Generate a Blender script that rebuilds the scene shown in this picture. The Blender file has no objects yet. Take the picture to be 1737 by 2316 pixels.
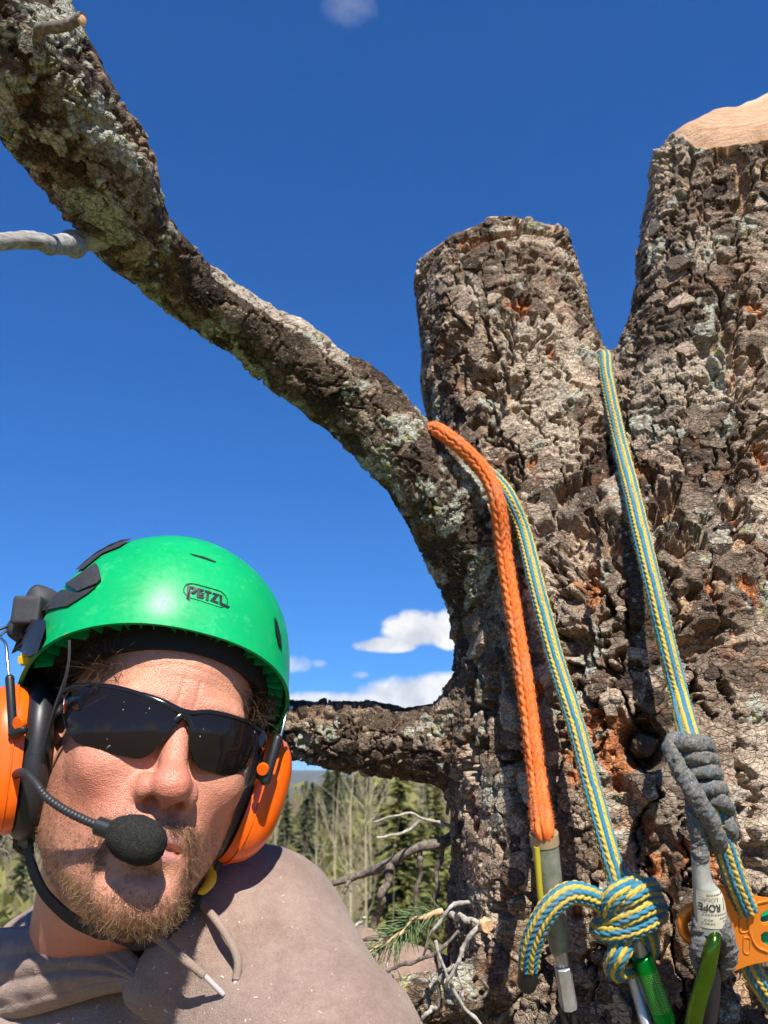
import bpy, bmesh, math, random
import numpy as np
from mathutils import Vector, Matrix

random.seed(7)
RNG = np.random.default_rng(11)
R = math.radians
scene = bpy.context.scene
COL = scene.collection

# ------------------------------------------------------------------ camera
SRC_W, SRC_H, FPX = 1737.0, 2316.0, 1850.0
PITCH = R(18.7)
CAM_H = 9.0
CAM = np.array([0.0, 0.0, CAM_H])
FWD = np.array([0.0, math.cos(PITCH), math.sin(PITCH)])
UPV = np.array([0.0, -math.sin(PITCH), math.cos(PITCH)])
RGT = np.array([1.0, 0.0, 0.0])
cam_data = bpy.data.cameras.new('camera')
cam = bpy.data.objects.new('camera', cam_data)
COL.objects.link(cam)
cam.location = CAM
cam.rotation_euler = (math.pi / 2 + PITCH, 0, 0)
cam_data.sensor_fit = 'VERTICAL'
cam_data.sensor_height = 36.0
cam_data.sensor_width = 27.0
cam_data.lens = 36.0 * FPX / SRC_H
cam_data.clip_start = 0.02
cam_data.clip_end = 30000
cam_data.dof.use_dof = True
cam_data.dof.focus_distance = 0.60
cam_data.dof.aperture_fstop = 15
scene.camera = cam

# ------------------------------------------------------------------ light
SUN_EL, SUN_AZ = R(46.5), R(168.5)          # azimuth clockwise from +Y: behind the camera, a little right
sun_dir = np.array([math.sin(SUN_AZ) * math.cos(SUN_EL), math.cos(SUN_AZ) * math.cos(SUN_EL), math.sin(SUN_EL)])
sd = bpy.data.lights.new('sun', 'SUN')
sd.energy = 5.0
sd.angle = R(0.53)
sd.color = (1.0, 0.95, 0.87)
sun = bpy.data.objects.new('sun', sd)
COL.objects.link(sun)
sun.rotation_euler = Vector(sun_dir).to_track_quat('Z', 'Y').to_euler()
sun.location = (0, 0, 60)

scene.view_settings.view_transform = 'Standard'
scene.view_settings.look = 'None'
scene.view_settings.exposure = 0.58
scene.view_settings.gamma = 1.0
scene.view_settings.use_curve_mapping = False
scene.render.engine = 'CYCLES'
scene.cycles.use_denoising = True
scene.cycles.use_adaptive_sampling = True
scene.cycles.adaptive_threshold = 0.025
scene.cycles.adaptive_min_samples = 16
scene.cycles.max_bounces = 6
scene.cycles.diffuse_bounces = 3
scene.cycles.glossy_bounces = 3
scene.cycles.transparent_max_bounces = 12
scene.cycles.caustics_reflective = False
scene.cycles.caustics_refractive = False
scene.cycles.sample_clamp_indirect = 6.0


class NT:
    """small helper round a node tree"""
    def __init__(self, tree):
        self.t = tree
        self.n = tree.nodes
        self.l = tree.links

    def node(self, kind, **kw):
        n = self.n.new(kind)
        for k, v in kw.items():
            if k.startswith('_'):
                setattr(n, k[1:], v)
            else:
                self.set(n, k, v)
        return n

    def set(self, n, k, v):
        s = n.inputs[int(k[1:])] if (k[0] == 'i' and k[1:].isdigit()) else n.inputs[k.replace('__', ' ')]
        if isinstance(v, bpy.types.NodeSocket):
            self.l.new(v, s)
        elif isinstance(v, bpy.types.Node):
            self.l.new(v.outputs[0], s)
        else:
            s.default_value = v

    def math(self, op, a, b=0.0, c=None, clamp=False):
        n = self.n.new('ShaderNodeMath')
        n.operation = op
        n.use_clamp = clamp
        self.set(n, 'i0', a)
        self.set(n, 'i1', b)
        if c is not None:
            self.set(n, 'i2', c)
        return n.outputs[0]

    def mix(self, f, a, b, mode='MIX'):
        n = self.n.new('ShaderNodeMix')
        n.data_type = 'RGBA'
        n.blend_type = mode
        n.clamp_factor = True
        for s, v in ((n.inputs[0], f), (n.inputs[6], a), (n.inputs[7], b)):
            if isinstance(v, bpy.types.NodeSocket):
                self.l.new(v, s)
            else:
                s.default_value = v if not isinstance(v, (tuple, list)) or len(v) == 4 else (*v, 1.0)
        return n.outputs[2]

    def ramp(self, fac, stops, interp='LINEAR'):
        n = self.n.new('ShaderNodeValToRGB')
        n.color_ramp.interpolation = interp
        e = n.color_ramp.elements
        while len(e) < len(stops):
            e.new(0.5)
        for el, (p, c) in zip(e, stops):
            el.position = p
            if not isinstance(c, (tuple, list)):
                c = (c, c, c)
            el.color = (*c[:3], 1.0)
        self.l.new(fac, n.inputs[0])
        return n.outputs[0]

    def noise(self, vec, scale, detail=4.0, rough=0.55, dist=0.0):
        n = self.n.new('ShaderNodeTexNoise')
        n.inputs['Scale'].default_value = scale
        n.inputs['Detail'].default_value = detail
        n.inputs['Roughness'].default_value = rough
        n.inputs['Distortion'].default_value = dist
        if vec is not None:
            self.l.new(vec, n.inputs['Vector'])
        return n.outputs[0]

    def attr(self, name):
        n = self.n.new('ShaderNodeAttribute')
        n.attribute_name = name
        return n

    def obj(self):
        return self.n.new('ShaderNodeTexCoord').outputs['Object']


MATS = {}


def material(name, color=(0.5, 0.5, 0.5), rough=0.6, metal=0.0, spec=0.5, build=None, **kw):
    """principled material; build(nt, bsdf) adds the procedural network"""
    if name in MATS:
        return MATS[name]
    m = bpy.data.materials.new(name)
    m.use_nodes = True
    nt = NT(m.node_tree)
    b = nt.n['Principled BSDF']
    b.inputs['Base Color'].default_value = (*color, 1)
    b.inputs['Roughness'].default_value = rough
    b.inputs['Metallic'].default_value = metal
    b.inputs['Specular IOR Level'].default_value = spec
    for k, v in kw.items():
        b.inputs[k.replace('__', ' ')].default_value = v
    if build:
        build(nt, b)
    MATS[name] = m
    return m


def speckle(color, var=0.25, scale=300.0, bump=0.15, dist=0.0004, scale2=30.0):
    """colour network: mottled colour and fine bump"""
    def f(nt, b):
        o = nt.obj()
        n1 = nt.noise(o, scale, 3, 0.6)
        n2 = nt.noise(o, scale2, 4, 0.6)
        mixv = nt.math('ADD', nt.math('MULTIPLY', n1, 0.5), nt.math('MULTIPLY', n2, 0.5))
        lo = tuple(c * (1 - var) for c in color)
        hi = tuple(min(1, c * (1 + var)) for c in color)
        nt.l.new(nt.ramp(mixv, [(0.3, lo), (0.7, hi)]), b.inputs['Base Color'])
        bp = nt.node('ShaderNodeBump', Strength=bump, Distance=dist, Height=n1)
        nt.l.new(bp.outputs[0], b.inputs['Normal'])
    return f


# ------------------------------------------------------------------ world
def build_world():
    w = bpy.data.worlds.new('World')
    scene.world = w
    w.use_nodes = True
    nt = NT(w.node_tree)
    nt.n.clear()
    out = nt.n.new('ShaderNodeOutputWorld')
    bg = nt.n.new('ShaderNodeBackground')
    bg.inputs[1].default_value = 0.066
    sky = nt.n.new('ShaderNodeTexSky')
    sky.sky_type = 'NISHITA'
    sky.sun_disc = False
    sky.sun_elevation = SUN_EL
    sky.sun_rotation = SUN_AZ
    sky.altitude = 2600
    sky.air_density = 1.0
    sky.dust_density = 0.25
    sky.ozone_density = 3.0
    d = nt.n.new('ShaderNodeTexCoord').outputs['Generated']
    sep = nt.node('ShaderNodeSeparateXYZ', Vector=d)
    X, Y, Z = sep.outputs
    az = nt.math('ARCTAN2', X, Y)
    el = nt.math('ARCSINE', Z)
    n_fine = nt.noise(d, 20.0, 6, 0.6)
    nn = nt.math('MULTIPLY', nt.math('SUBTRACT', n_fine, 0.5), 0.85)

    def ae(px, py):
        v = RGT * (px - SRC_W / 2) / FPX - UPV * (py - SRC_H / 2) / FPX + FWD
        v /= np.linalg.norm(v)
        return math.atan2(v[0], v[1]), math.asin(v[2])
    dens = None
    # x, y, half width, half height (source pixels), opacity, flat base, noise, steepness
    for (px, py, hw, hh, op, base, na, st) in [
            (872, 1462, 92, 24, 1.0, 1.5, 2.2, 2.2), (945, 1436, 84, 60, 1.0, 1.9, 2.4, 2.4),
            (1035, 1436, 100, 62, 1.0, 1.9, 2.4, 2.4), (1130, 1450, 100, 46, 1.0, 1.8, 2.6, 2.2),
            (660, 1502, 60, 22, 0.5, 1.2, 4.0, 1.0), (722, 1501, 22, 10, 0.5, 1.0, 3.0, 1.0),
            (812, 1527, 24, 10, 0.4, 1.0, 3.0, 1.0),
            (850, 1606, 380, 46, 0.92, 1.0, 1.2, 2.2), (1040, 1578, 280, 60, 0.95, 1.0, 1.2, 2.2),
            (820, 1626, 110, 26, 1.0, 1.0, 3.2, 1.8), (640, 1616, 120, 30, 0.85, 1.0, 2.0, 1.1),
            (985, 1622, 85, 38, 1.0, 1.0, 3.0, 1.6),
            (700, 1757, 66, 19, 1.0, 1.3, 2.4, 2.2), (810, 1752, 60, 14, 0.9, 1.0, 2.6, 1.5),
            (800, 15, 70, 60, 0.22, 1.0, 3.0, 0.8)]:
        a0, e0 = ae(px, py)
        a1, _ = ae(px + hw, py)
        _, e1 = ae(px, py - hh)
        sa, se = abs(a1 - a0), abs(e1 - e0)
        u = nt.math('DIVIDE', nt.math('SUBTRACT', az, a0), sa)
        v = nt.math('DIVIDE', nt.math('SUBTRACT', el, e0), se)
        vneg = nt.math('MULTIPLY', nt.math('MINIMUM', v, 0.0), base)
        v = nt.math('ADD', nt.math('MAXIMUM', v, 0.0), vneg)
        r2 = nt.math('ADD', nt.math('MULTIPLY', u, u), nt.math('MULTIPLY', v, v))
        m = nt.math('SUBTRACT', 1.0, r2)
        m = nt.math('ADD', m, nt.math('MULTIPLY', nn, na))
        m = nt.math('MULTIPLY', nt.math('MULTIPLY', m, st, clamp=True), op)
        dens = m if dens is None else nt.math('MAXIMUM', dens, m)
    # scattered fair-weather cloud low round the rest of the sky
    band = nt.math('MULTIPLY', nt.ramp(el, [(0.0, 0.0), (0.03, 1.0), (0.10, 1.0), (0.2, 0.0)]), 1.0)
    n_sc = nt.noise(d, 4.0, 3, 0.6)
    away = nt.math('MULTIPLY', nt.math('SUBTRACT', nt.math('ABSOLUTE', az), 0.45), 4.0, clamp=True)
    sc = nt.math('MULTIPLY', nt.math('MULTIPLY', nt.math('SUBTRACT', n_sc, 0.5), 8.0, clamp=True), nt.math('MULTIPLY', band, away))
    dens = nt.math('MAXIMUM', dens, sc)
    shade = nt.ramp(nt.math('ADD', n_fine, 0.0), [(0.36, (6.8, 7.2, 8.0)), (0.58, (10.2, 10.3, 10.5))])
    # deepen the blue as the photograph's exposure does
    sr = nt.node('ShaderNodeSeparateColor', Color=sky.outputs[0])
    cc = nt.n.new('ShaderNodeCombineColor')
    for k, (a_, b_) in enumerate(((0.315, 0.93), (0.735, 0.79), (1.29, 0.69))):
        nt.l.new(nt.math('MULTIPLY', nt.math('POWER', nt.math('MULTIPLY', sr.outputs[k], 0.1), b_), 10 * a_), cc.inputs[k])
    blue = cc.outputs[0]
    col = nt.mix(dens, blue, shade)
    nt.l.new(col, bg.inputs[0])
    nt.l.new(bg.outputs[0], out.inputs[0])
    w.cycles.sampling_method = 'MANUAL'
    w.cycles.sample_map_resolution = 256


build_world()


# ------------------------------------------------------------------ geometry helpers
def ray(px, py):
    return RGT * (px - SRC_W / 2) / FPX - UPV * (py - SRC_H / 2) / FPX + FWD


def P(px, py, d):
    """world point seen at source pixel (px, py), d metres in front of the lens"""
    return CAM + ray(px, py) * d


def PY(px, py, y):
    """world point seen at source pixel (px, py) on the upright plane y metres ahead"""
    v = ray(px, py)
    return CAM + v * (y / v[1])


def link(o, parent=None):
    COL.objects.link(o)
    if parent is not None:
        o.parent = parent
    return o


def mesh(name, verts, faces, mat=None, parent=None, smooth=True, attrs=None):
    me = bpy.data.meshes.new(name)
    verts = np.asarray(verts, dtype=np.float32)
    if isinstance(faces, np.ndarray) and faces.ndim == 2:
        nf, k = faces.shape
        me.vertices.add(len(verts))
        me.vertices.foreach_set('co', verts.ravel())
        me.loops.add(nf * k)
        me.loops.foreach_set('vertex_index', faces.ravel().astype(np.int32))
        me.polygons.add(nf)
        me.polygons.foreach_set('loop_start', np.arange(0, nf * k, k, dtype=np.int32))
        me.polygons.foreach_set('loop_total', np.full(nf, k, dtype=np.int32))
        me.update(calc_edges=True)
        me.validate()
    else:
        me.from_pydata([tuple(v) for v in verts], [], [tuple(int(i) for i in f) for f in faces])
    if smooth:
        me.polygons.foreach_set('use_smooth', np.ones(len(me.polygons), dtype=bool))
    for k, v in (attrs or {}).items():
        v = np.asarray(v, dtype=np.float32)
        if v.ndim == 1:
            a = me.attributes.new(k, 'FLOAT', 'POINT')
            a.data.foreach_set('value', v)
        else:
            a = me.attributes.new(k, 'FLOAT_VECTOR', 'POINT')
            a.data.foreach_set('vector', v.ravel())
    if smooth and not isinstance(faces, np.ndarray):
        me.set_sharp_from_angle(angle=0.9)
    if mat is not None:
        me.materials.append(mat)
    return link(bpy.data.objects.new(name, me), parent)


def empty(name, loc=(0, 0, 0)):
    o = bpy.data.objects.new(name, None)
    o.empty_display_size = 0.05
    o.location = loc
    return link(o)


def adopt(child, parent):
    """parent a mesh that already holds world coordinates"""
    child.parent = parent
    child.matrix_parent_inverse = Matrix.Translation(-Vector(parent.location)) if parent.type == 'EMPTY' else parent.matrix_world.inverted()
    return child


def tag(o, label, cat, group=None, kind=None):
    o['label'] = label
    if cat:
        o['category'] = cat
    if group:
        o['group'] = group
    if kind:
        o['kind'] = kind
    return o


def join(parts):
    """[(verts, faces)] -> verts, faces"""
    V, F, n = [], [], 0
    for v, f in parts:
        V.append(np.asarray(v, dtype=float))
        F.extend([tuple(int(i) + n for i in q) for q in f])
        n += len(v)
    return np.vstack(V), F


def catmull(pts, n):
    """resample control points (k columns) along a Catmull-Rom spline, evenly by length"""
    p = np.asarray(pts, float)
    if len(p) == 2:
        t = np.linspace(0, 1, n)[:, None]
        return p[0] * (1 - t) + p[1] * t
    q = np.vstack([2 * p[0] - p[1], p, 2 * p[-1] - p[-2]])
    out = []
    for i in range(1, len(q) - 2):
        t = np.linspace(0, 1, 24, endpoint=False)[:, None]
        a, b, c, d = q[i - 1], q[i], q[i + 1], q[i + 2]
        out.append(0.5 * (2 * b + (c - a) * t + (2 * a - 5 * b + 4 * c - d) * t ** 2 + (3 * b - a - 3 * c + d) * t ** 3))
    out = np.vstack(out + [p[-1:]])
    L = np.concatenate([[0], np.cumsum(np.linalg.norm(np.diff(out[:, :3], axis=0), axis=1))])
    s = np.linspace(0, L[-1], n)
    return np.stack([np.interp(s, L, out[:, k]) for k in range(out.shape[1])], 1)


def frames(pts, up0=None):
    p = np.asarray(pts, float)[:, :3]
    T = np.gradient(p, axis=0)
    T /= np.linalg.norm(T, axis=1, keepdims=True) + 1e-12
    up = np.array(up0 if up0 is not None else ((0, 0, 1.0) if abs(T[0][2]) < 0.9 else (0, -1.0, 0)), float)
    N = np.zeros_like(p)
    n = up - T[0] * up.dot(T[0])
    n /= np.linalg.norm(n)
    N[0] = n
    for i in range(1, len(p)):
        n = N[i - 1] - T[i] * N[i - 1].dot(T[i])
        n /= np.linalg.norm(n) + 1e-12
        N[i] = n
    B = np.cross(T, N)
    return p, T, N, B


def tube(pts, rad, n=10, cap=True, up0=None, flat=1.0):
    """swept tube; rad scalar or per point; flat squashes the binormal axis"""
    p, T, N, B = frames(pts, up0)
    m = len(p)
    rad = np.broadcast_to(np.asarray(rad, float), (m,)) if np.ndim(rad) < 2 else rad
    a = np.linspace(0, 2 * math.pi, n, endpoint=False)
    V = (p[:, None, :] + rad[:, None, None] * (np.cos(a)[None, :, None] * N[:, None, :] + flat * np.sin(a)[None, :, None] * B[:, None, :])).reshape(-1, 3)
    F = []
    for i in range(m - 1):
        for j in range(n):
            k = (j + 1) % n
            F.append((i * n + j, i * n + k, (i + 1) * n + k, (i + 1) * n + j))
    if cap:
        F.append(tuple(range(n - 1, -1, -1)))
        F.append(tuple((m - 1) * n + j for j in range(n)))
    return V, F


def box(c, s, rot=None):
    c = np.asarray(c, float)
    s = np.asarray(s, float) / 2
    V = np.array([[x, y, z] for x in (-1, 1) for y in (-1, 1) for z in (-1, 1)]) * s
    if rot is not None:
        V = V @ np.asarray(rot).T
    return V + c, [(0, 1, 3, 2), (4, 6, 7, 5), (0, 4, 5, 1), (2, 3, 7, 6), (0, 2, 6, 4), (1, 5, 7, 3)]


def surface_nets(fn, lo, hi, h):
    """mesh the zero level of fn((N,3) points) on a grid of pitch h"""
    lo = np.asarray(lo, float)
    n = np.ceil((np.asarray(hi) - lo) / h).astype(int) + 1
    xs = [lo[k] + h * np.arange(n[k]) for k in range(3)]
    # rough pass on every fourth point, fine pass only near the surface
    c4 = [np.append(x[::4], x[-1] + h * 4) for x in xs]
    g = np.stack(np.meshgrid(*c4, indexing='ij'), -1)
    rough = np.concatenate([fn(q) for q in np.array_split(g.reshape(-1, 3), max(1, g.size // 600000))]).reshape(g.shape[:3]).astype(np.float32)
    mn = mx = None
    for d in [(x, y, z) for x in (0, 1) for y in (0, 1) for z in (0, 1)]:
        v = rough[d[0]:rough.shape[0] - 1 + d[0], d[1]:rough.shape[1] - 1 + d[1], d[2]:rough.shape[2] - 1 + d[2]]
        mn = v if mn is None else np.minimum(mn, v)
        mx = v if mx is None else np.maximum(mx, v)
    near = (mn < 5 * h) & (mx > -5 * h)
    rep = lambda a: a.repeat(4, 0).repeat(4, 1).repeat(4, 2)[:n[0], :n[1], :n[2]]
    vals = np.where(rep(mn) > 0, 1.0, -1.0).astype(np.float32)
    w = np.argwhere(rep(near))
    for i0 in range(0, len(w), 400000):
        k = w[i0:i0 + 400000]
        vals[tuple(k.T)] = fn(lo + h * k)
    s = vals < 0
    c = np.zeros(n - 1, np.uint8)
    for dx in (0, 1):
        for dy in (0, 1):
            for dz in (0, 1):
                c += s[dx:n[0] - 1 + dx, dy:n[1] - 1 + dy, dz:n[2] - 1 + dz]
    act = (c > 0) & (c < 8)
    idx = -np.ones(n - 1, np.int64)
    cells = np.argwhere(act)
    idx[act] = np.arange(len(cells))
    acc = np.zeros((len(cells), 3))
    cnt = np.zeros(len(cells))
    cor = [(x, y, z) for x in (0, 1) for y in (0, 1) for z in (0, 1)]
    for a in cor:
        for k in range(3):
            if a[k]:
                continue
            b = list(a)
            b[k] = 1
            va = vals[cells[:, 0] + a[0], cells[:, 1] + a[1], cells[:, 2] + a[2]]
            vb = vals[cells[:, 0] + b[0], cells[:, 1] + b[1], cells[:, 2] + b[2]]
            x = (va < 0) != (vb < 0)
            t = np.where(x, va / np.where(x, va - vb, 1), 0)
            pt = np.tile(np.asarray(a, float), (len(cells), 1))
            pt[:, k] = t
            acc += pt * x[:, None]
            cnt += x
    V = lo + h * (cells + acc / cnt[:, None])
    F = []
    for k in range(3):
        u, v = (k + 1) % 3, (k + 2) % 3
        sl0 = [slice(None)] * 3
        sl1 = [slice(None)] * 3
        sl0[k] = slice(0, -1)
        sl1[k] = slice(1, None)
        d = s[tuple(sl0)] != s[tuple(sl1)]
        e = np.argwhere(d)
        ok = (e[:, u] > 0) & (e[:, v] > 0) & (e[:, u] < n[u] - 1) & (e[:, v] < n[v] - 1)
        e = e[ok]
        ins = s[tuple(sl0)][tuple(e.T)]
        q = []
        for du, dv in ((-1, -1), (0, -1), (0, 0), (-1, 0)):
            f = e.copy()
            f[:, u] += du
            f[:, v] += dv
            q.append(idx[tuple(f.T)])
        q = np.stack(q, 1)
        q[~ins] = q[~ins][:, ::-1]
        F.append(q)
    return V, np.vstack(F)


def smin(a, b, k):
    h = np.clip(0.5 + 0.5 * (b - a) / k, 0, 1)
    return b * (1 - h) + a * h - k * h * (1 - h)


def ell(p, c, r, rot=None):
    q = p - np.asarray(c)
    if rot is not None:
        q = q @ np.asarray(rot)
    r = np.asarray(r, float)
    k0 = np.linalg.norm(q / r, axis=1)
    k1 = np.linalg.norm(q / (r * r), axis=1) + 1e-9
    return k0 * (k0 - 1) / k1


def capsule(p, a, b, ra, rb):
    a = np.asarray(a, float)
    b = np.asarray(b, float)
    ab = b - a
    t = np.clip((p - a) @ ab / ab.dot(ab), 0, 1)
    return np.linalg.norm(p - a - t[:, None] * ab, axis=1) - (ra + (rb - ra) * t), t


_TAB = np.random.default_rng(5).permutation(4096).astype(np.int32)
_TABF = np.random.default_rng(6).random(4096).astype(np.float32)


def hash3(i, s=0):
    i = i.astype(np.int32)
    k = _TAB[(i[..., 2] + s * 131) & 4095]
    k = _TAB[(i[..., 1] + k) & 4095]
    return _TABF[_TAB[(i[..., 0] + k) & 4095]]


def vnoise(p, s=0):
    i = np.floor(p).astype(np.int32)
    f = (p - i).astype(np.float32)
    f = f * f * f * (f * (f * 6 - 15) + 10)
    fx, fy, fz = f[:, 0], f[:, 1], f[:, 2]
    r = np.zeros(len(p), np.float32)
    kz = [_TAB[(i[:, 2] + dz + s * 131) & 4095] for dz in (0, 1)]
    for dz in (0, 1):
        wz = fz if dz else 1 - fz
        for dy in (0, 1):
            wy = (fy if dy else 1 - fy) * wz
            ky = _TAB[(i[:, 1] + dy + kz[dz]) & 4095]
            for dx in (0, 1):
                r += (fx if dx else 1 - fx) * wy * _TABF[_TAB[(i[:, 0] + dx + ky) & 4095]]
    return r * 2 - 1


def fbm(p, oct=4, s=0, gain=0.5):
    r, a = 0, 1.0
    for o in range(oct):
        r = r + a * vnoise(p * (2 ** o) + 17.3 * o, s + o)
        a *= gain
    return r


def worley(p, s=0, jit=0.95):
    """F1, F2 distances, id of the nearest cell, offset to its point"""
    p = p.astype(np.float32)
    i0 = np.floor(p).astype(np.int32)
    fr = p - i0
    n = len(p)
    f1 = np.full(n, 99.0, np.float32)
    f2 = np.full(n, 99.0, np.float32)
    cid = np.zeros(n, np.float32)
    off = np.zeros((n, 3), np.float32)
    for z in (-1, 0, 1):
        kz = _TAB[(i0[:, 2] + z + s * 131) & 4095]
        for y in (-1, 0, 1):
            ky = _TAB[(i0[:, 1] + y + kz) & 4095]
            for x in (-1, 0, 1):
                k = _TAB[(i0[:, 0] + x + ky) & 4095]
                dx = x + 0.5 + (_TABF[k] - 0.5) * jit - fr[:, 0]
                dy = y + 0.5 + (_TABF[(k + 1371) & 4095] - 0.5) * jit - fr[:, 1]
                dz = z + 0.5 + (_TABF[(k + 2753) & 4095] - 0.5) * jit - fr[:, 2]
                d = dx * dx + dy * dy + dz * dz
                near = d < f1
                f2 = np.where(near, f1, np.minimum(f2, d))
                f1 = np.where(near, d, f1)
                cid = np.where(near, _TABF[(k + 311) & 4095], cid)
                w = np.flatnonzero(near)
                off[w, 0] = dx[w]
                off[w, 1] = dy[w]
                off[w, 2] = dz[w]
    return np.sqrt(f1), np.sqrt(f2), cid, off


def sstep(a, b, x):
    t = np.clip((x - a) / (b - a), 0, 1)
    return t * t * (3 - 2 * t)


def vert_normals(V, F):
    fn = np.cross(V[F[:, 2]] - V[F[:, 0]], V[F[:, 3]] - V[F[:, 1]])
    N = np.zeros_like(V)
    for k in range(4):
        np.add.at(N, F[:, k], fn)
    return N / (np.linalg.norm(N, axis=1, keepdims=True) + 1e-12)


def subdivide(V, F, smooth=True):
    """one Catmull-Clark-like split of an all-quad mesh"""
    nv = len(V)
    E = np.sort(np.stack([F, np.roll(F, -1, 1)], -1).reshape(-1, 2), 1)
    key = E[:, 0] * nv + E[:, 1]
    uk, inv, cnt = np.unique(key, return_inverse=True, return_counts=True)
    a, b = uk // nv, uk % nv
    fc = V[F].mean(1)
    mid = (V[a] + V[b]) / 2
    fidx = np.repeat(np.arange(len(F)), 4)
    if smooth:
        es = np.zeros((len(uk), 3))
        np.add.at(es, inv, fc[fidx])
        full = cnt == 2
        ep = mid.copy()
        ep[full] = (mid[full] * 2 + es[full]) / 4
        q = np.zeros_like(V)
        c = np.zeros(nv)
        for k in range(4):
            np.add.at(q, F[:, k], fc)
            np.add.at(c, F[:, k], 1)
        r = np.zeros_like(V)
        ec = np.zeros(nv)
        np.add.at(r, a, mid)
        np.add.at(r, b, mid)
        np.add.at(ec, a, 1)
        np.add.at(ec, b, 1)
        c1 = np.maximum(c, 1)[:, None]
        e1 = np.maximum(ec, 1)[:, None]
        vp = (q / c1 + 2 * r / e1 + (c1 - 3) * V) / c1
        bd = np.zeros(nv, bool)
        bd[a[~full]] = True
        bd[b[~full]] = True
        vp[bd] = V[bd]
    else:
        ep, vp = mid, V
    V2 = np.vstack([vp, ep, fc])
    ei = inv.reshape(-1, 4) + nv
    fi = (np.arange(len(F)) + nv + len(uk))[:, None]
    F2 = np.concatenate([np.stack([F[:, k], ei[:, k], fi[:, 0], ei[:, k - 1]], 1) for k in range(4)])
    return V2, F2
QUICK = False
# ------------------------------------------------------------------ the pine the man has climbed
def Cv(lst):
    """[(px, py, upright distance, radius)] -> world points and radii"""
    return np.array([[*PY(x, y, d), r] for x, y, d, r in lst])


TRUNK_X, TRUNK_Y = 0.280, 0.865
STEMS = {}
STEMS['trunk'] = np.array([[TRUNK_X + 0.005, TRUNK_Y + 0.02, CAM_H - 0.62, 0.228], [TRUNK_X - 0.008, TRUNK_Y + 0.005, CAM_H - 0.3, 0.216],
                           [TRUNK_X - 0.006, TRUNK_Y, CAM_H, 0.203], [TRUNK_X - 0.005, TRUNK_Y, CAM_H + 0.2, 0.19],
                           [TRUNK_X - 0.01, TRUNK_Y + 0.01, CAM_H + 0.27, 0.13]])
STEMS['middle'] = Cv([(1290, 1330, 0.89, 0.122), (1222, 1060, 0.885, 0.118), (1160, 850, 0.88, 0.106), (1124, 660, 0.89, 0.102), (1100, 470, 0.90, 0.104), (1085, 380, 0.905, 0.104)])
STEMS['right'] = Cv([(1580, 1300, 0.83, 0.125), (1622, 1000, 0.815, 0.115), (1640, 750, 0.81, 0.104), (1658, 450, 0.81, 0.103), (1682, 120, 0.81, 0.103)])
STEMS['limb_up'] = Cv([(1190, 1420, 0.86, 0.0539), (1090, 1250, 0.80, 0.0521), (1035, 1170, 0.775, 0.0479), (935, 1045, 0.755, 0.0414), (825, 925, 0.74, 0.0377),
                       (712, 845, 0.72, 0.0358), (576, 750, 0.69, 0.0349), (418, 640, 0.63, 0.0344),
                       (330, 555, 0.585, 0.0377), (262, 470, 0.545, 0.0395), (196, 345, 0.50, 0.0435), (128, 250, 0.47, 0.0470), (42, 100, 0.43, 0.0445), (-60, -120, 0.40, 0.0418), (-200, -420, 0.37, 0.0391)])
STEMS['limb_low'] = Cv([(1170, 1640, 0.90, 0.050), (1060, 1685, 0.88, 0.043), (950, 1685, 0.90, 0.039), (820, 1668, 0.93, 0.036), (690, 1655, 0.97, 0.0335), (520, 1640, 1.02, 0.0285), (300, 1600, 1.1, 0.027), (0, 1540, 1.2, 0.024)])
STEMS['limb_base'] = Cv([(1190, 2205, 0.80, 0.026), (1080, 2222, 0.745, 0.0225), (990, 2252, 0.745, 0.0195), (890, 2285, 0.755, 0.0185), (790, 2320, 0.77, 0.018), (640, 2370, 0.80, 0.017)])
STEM_ID = {k: i for i, k in enumerate(STEMS)}
BLEND = dict(trunk=0.05, middle=0.022, right=0.022, limb_up=0.035, limb_low=0.035, limb_base=0.02)
STEM_PTS = {k: catmull(v, 1 + int(1.5 * len(v))) for k, v in STEMS.items()}


def chain(p, c):
    d = np.full(len(p), 9.0)
    for a, b in zip(c[:-1], c[1:]):
        r = max(a[3], b[3]) + 0.07
        w = np.flatnonzero(((p > np.minimum(a[:3], b[:3]) - r) & (p < np.maximum(a[:3], b[:3]) + r)).all(1))
        if len(w):
            dd, _ = capsule(p[w], a[:3], b[:3], a[3], b[3])
            d[w] = np.minimum(d[w], dd)
    return d


CUT_MID = (PY(1105, 592, 0.89), np.array([-0.13, -0.06, 0.985]))
CUT_RIGHT = (PY(1778, 330, 0.735) + np.array([-0.2, -0.8, 0.56]) * 0.032, np.array([-0.20, -0.80, 0.56]))
CUT_SLOPE = (PY(1546, 330, 0.80), np.array([-0.52, -0.14, 0.84]))
for _c in (CUT_MID, CUT_RIGHT, CUT_SLOPE):
    _c[1][:] /= np.linalg.norm(_c[1])


def tree_sdf(p):
    tot = None
    for k, c in STEM_PTS.items():
        d = chain(p, c)
        if k == 'middle':
            d = np.maximum(d, (p - CUT_MID[0]) @ CUT_MID[1])
        if k == 'right':
            d = np.maximum(np.maximum(d, (p - CUT_RIGHT[0]) @ CUT_RIGHT[1]), (p - CUT_SLOPE[0]) @ CUT_SLOPE[1])
        tot = d if tot is None else smin(tot, d, BLEND[k])
    w = fbm(p * np.array([16, 16, 9.0]), 2, 3) * 0.006 + fbm(p * 45, 1, 9) * 0.0022
    return tot + w


def tree_hit(px, py, d0=0.35, d1=1.3):
    """depth at which the view ray meets the (smooth) tree"""
    v = ray(px, py)
    d = d0
    for _ in range(120):
        s = float(tree_sdf((CAM + v * d)[None])[0])
        if s < 0.0015:
            break
        d += min(s * 0.8, 0.03)
        if d > d1:
            return d1
    return d


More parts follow.
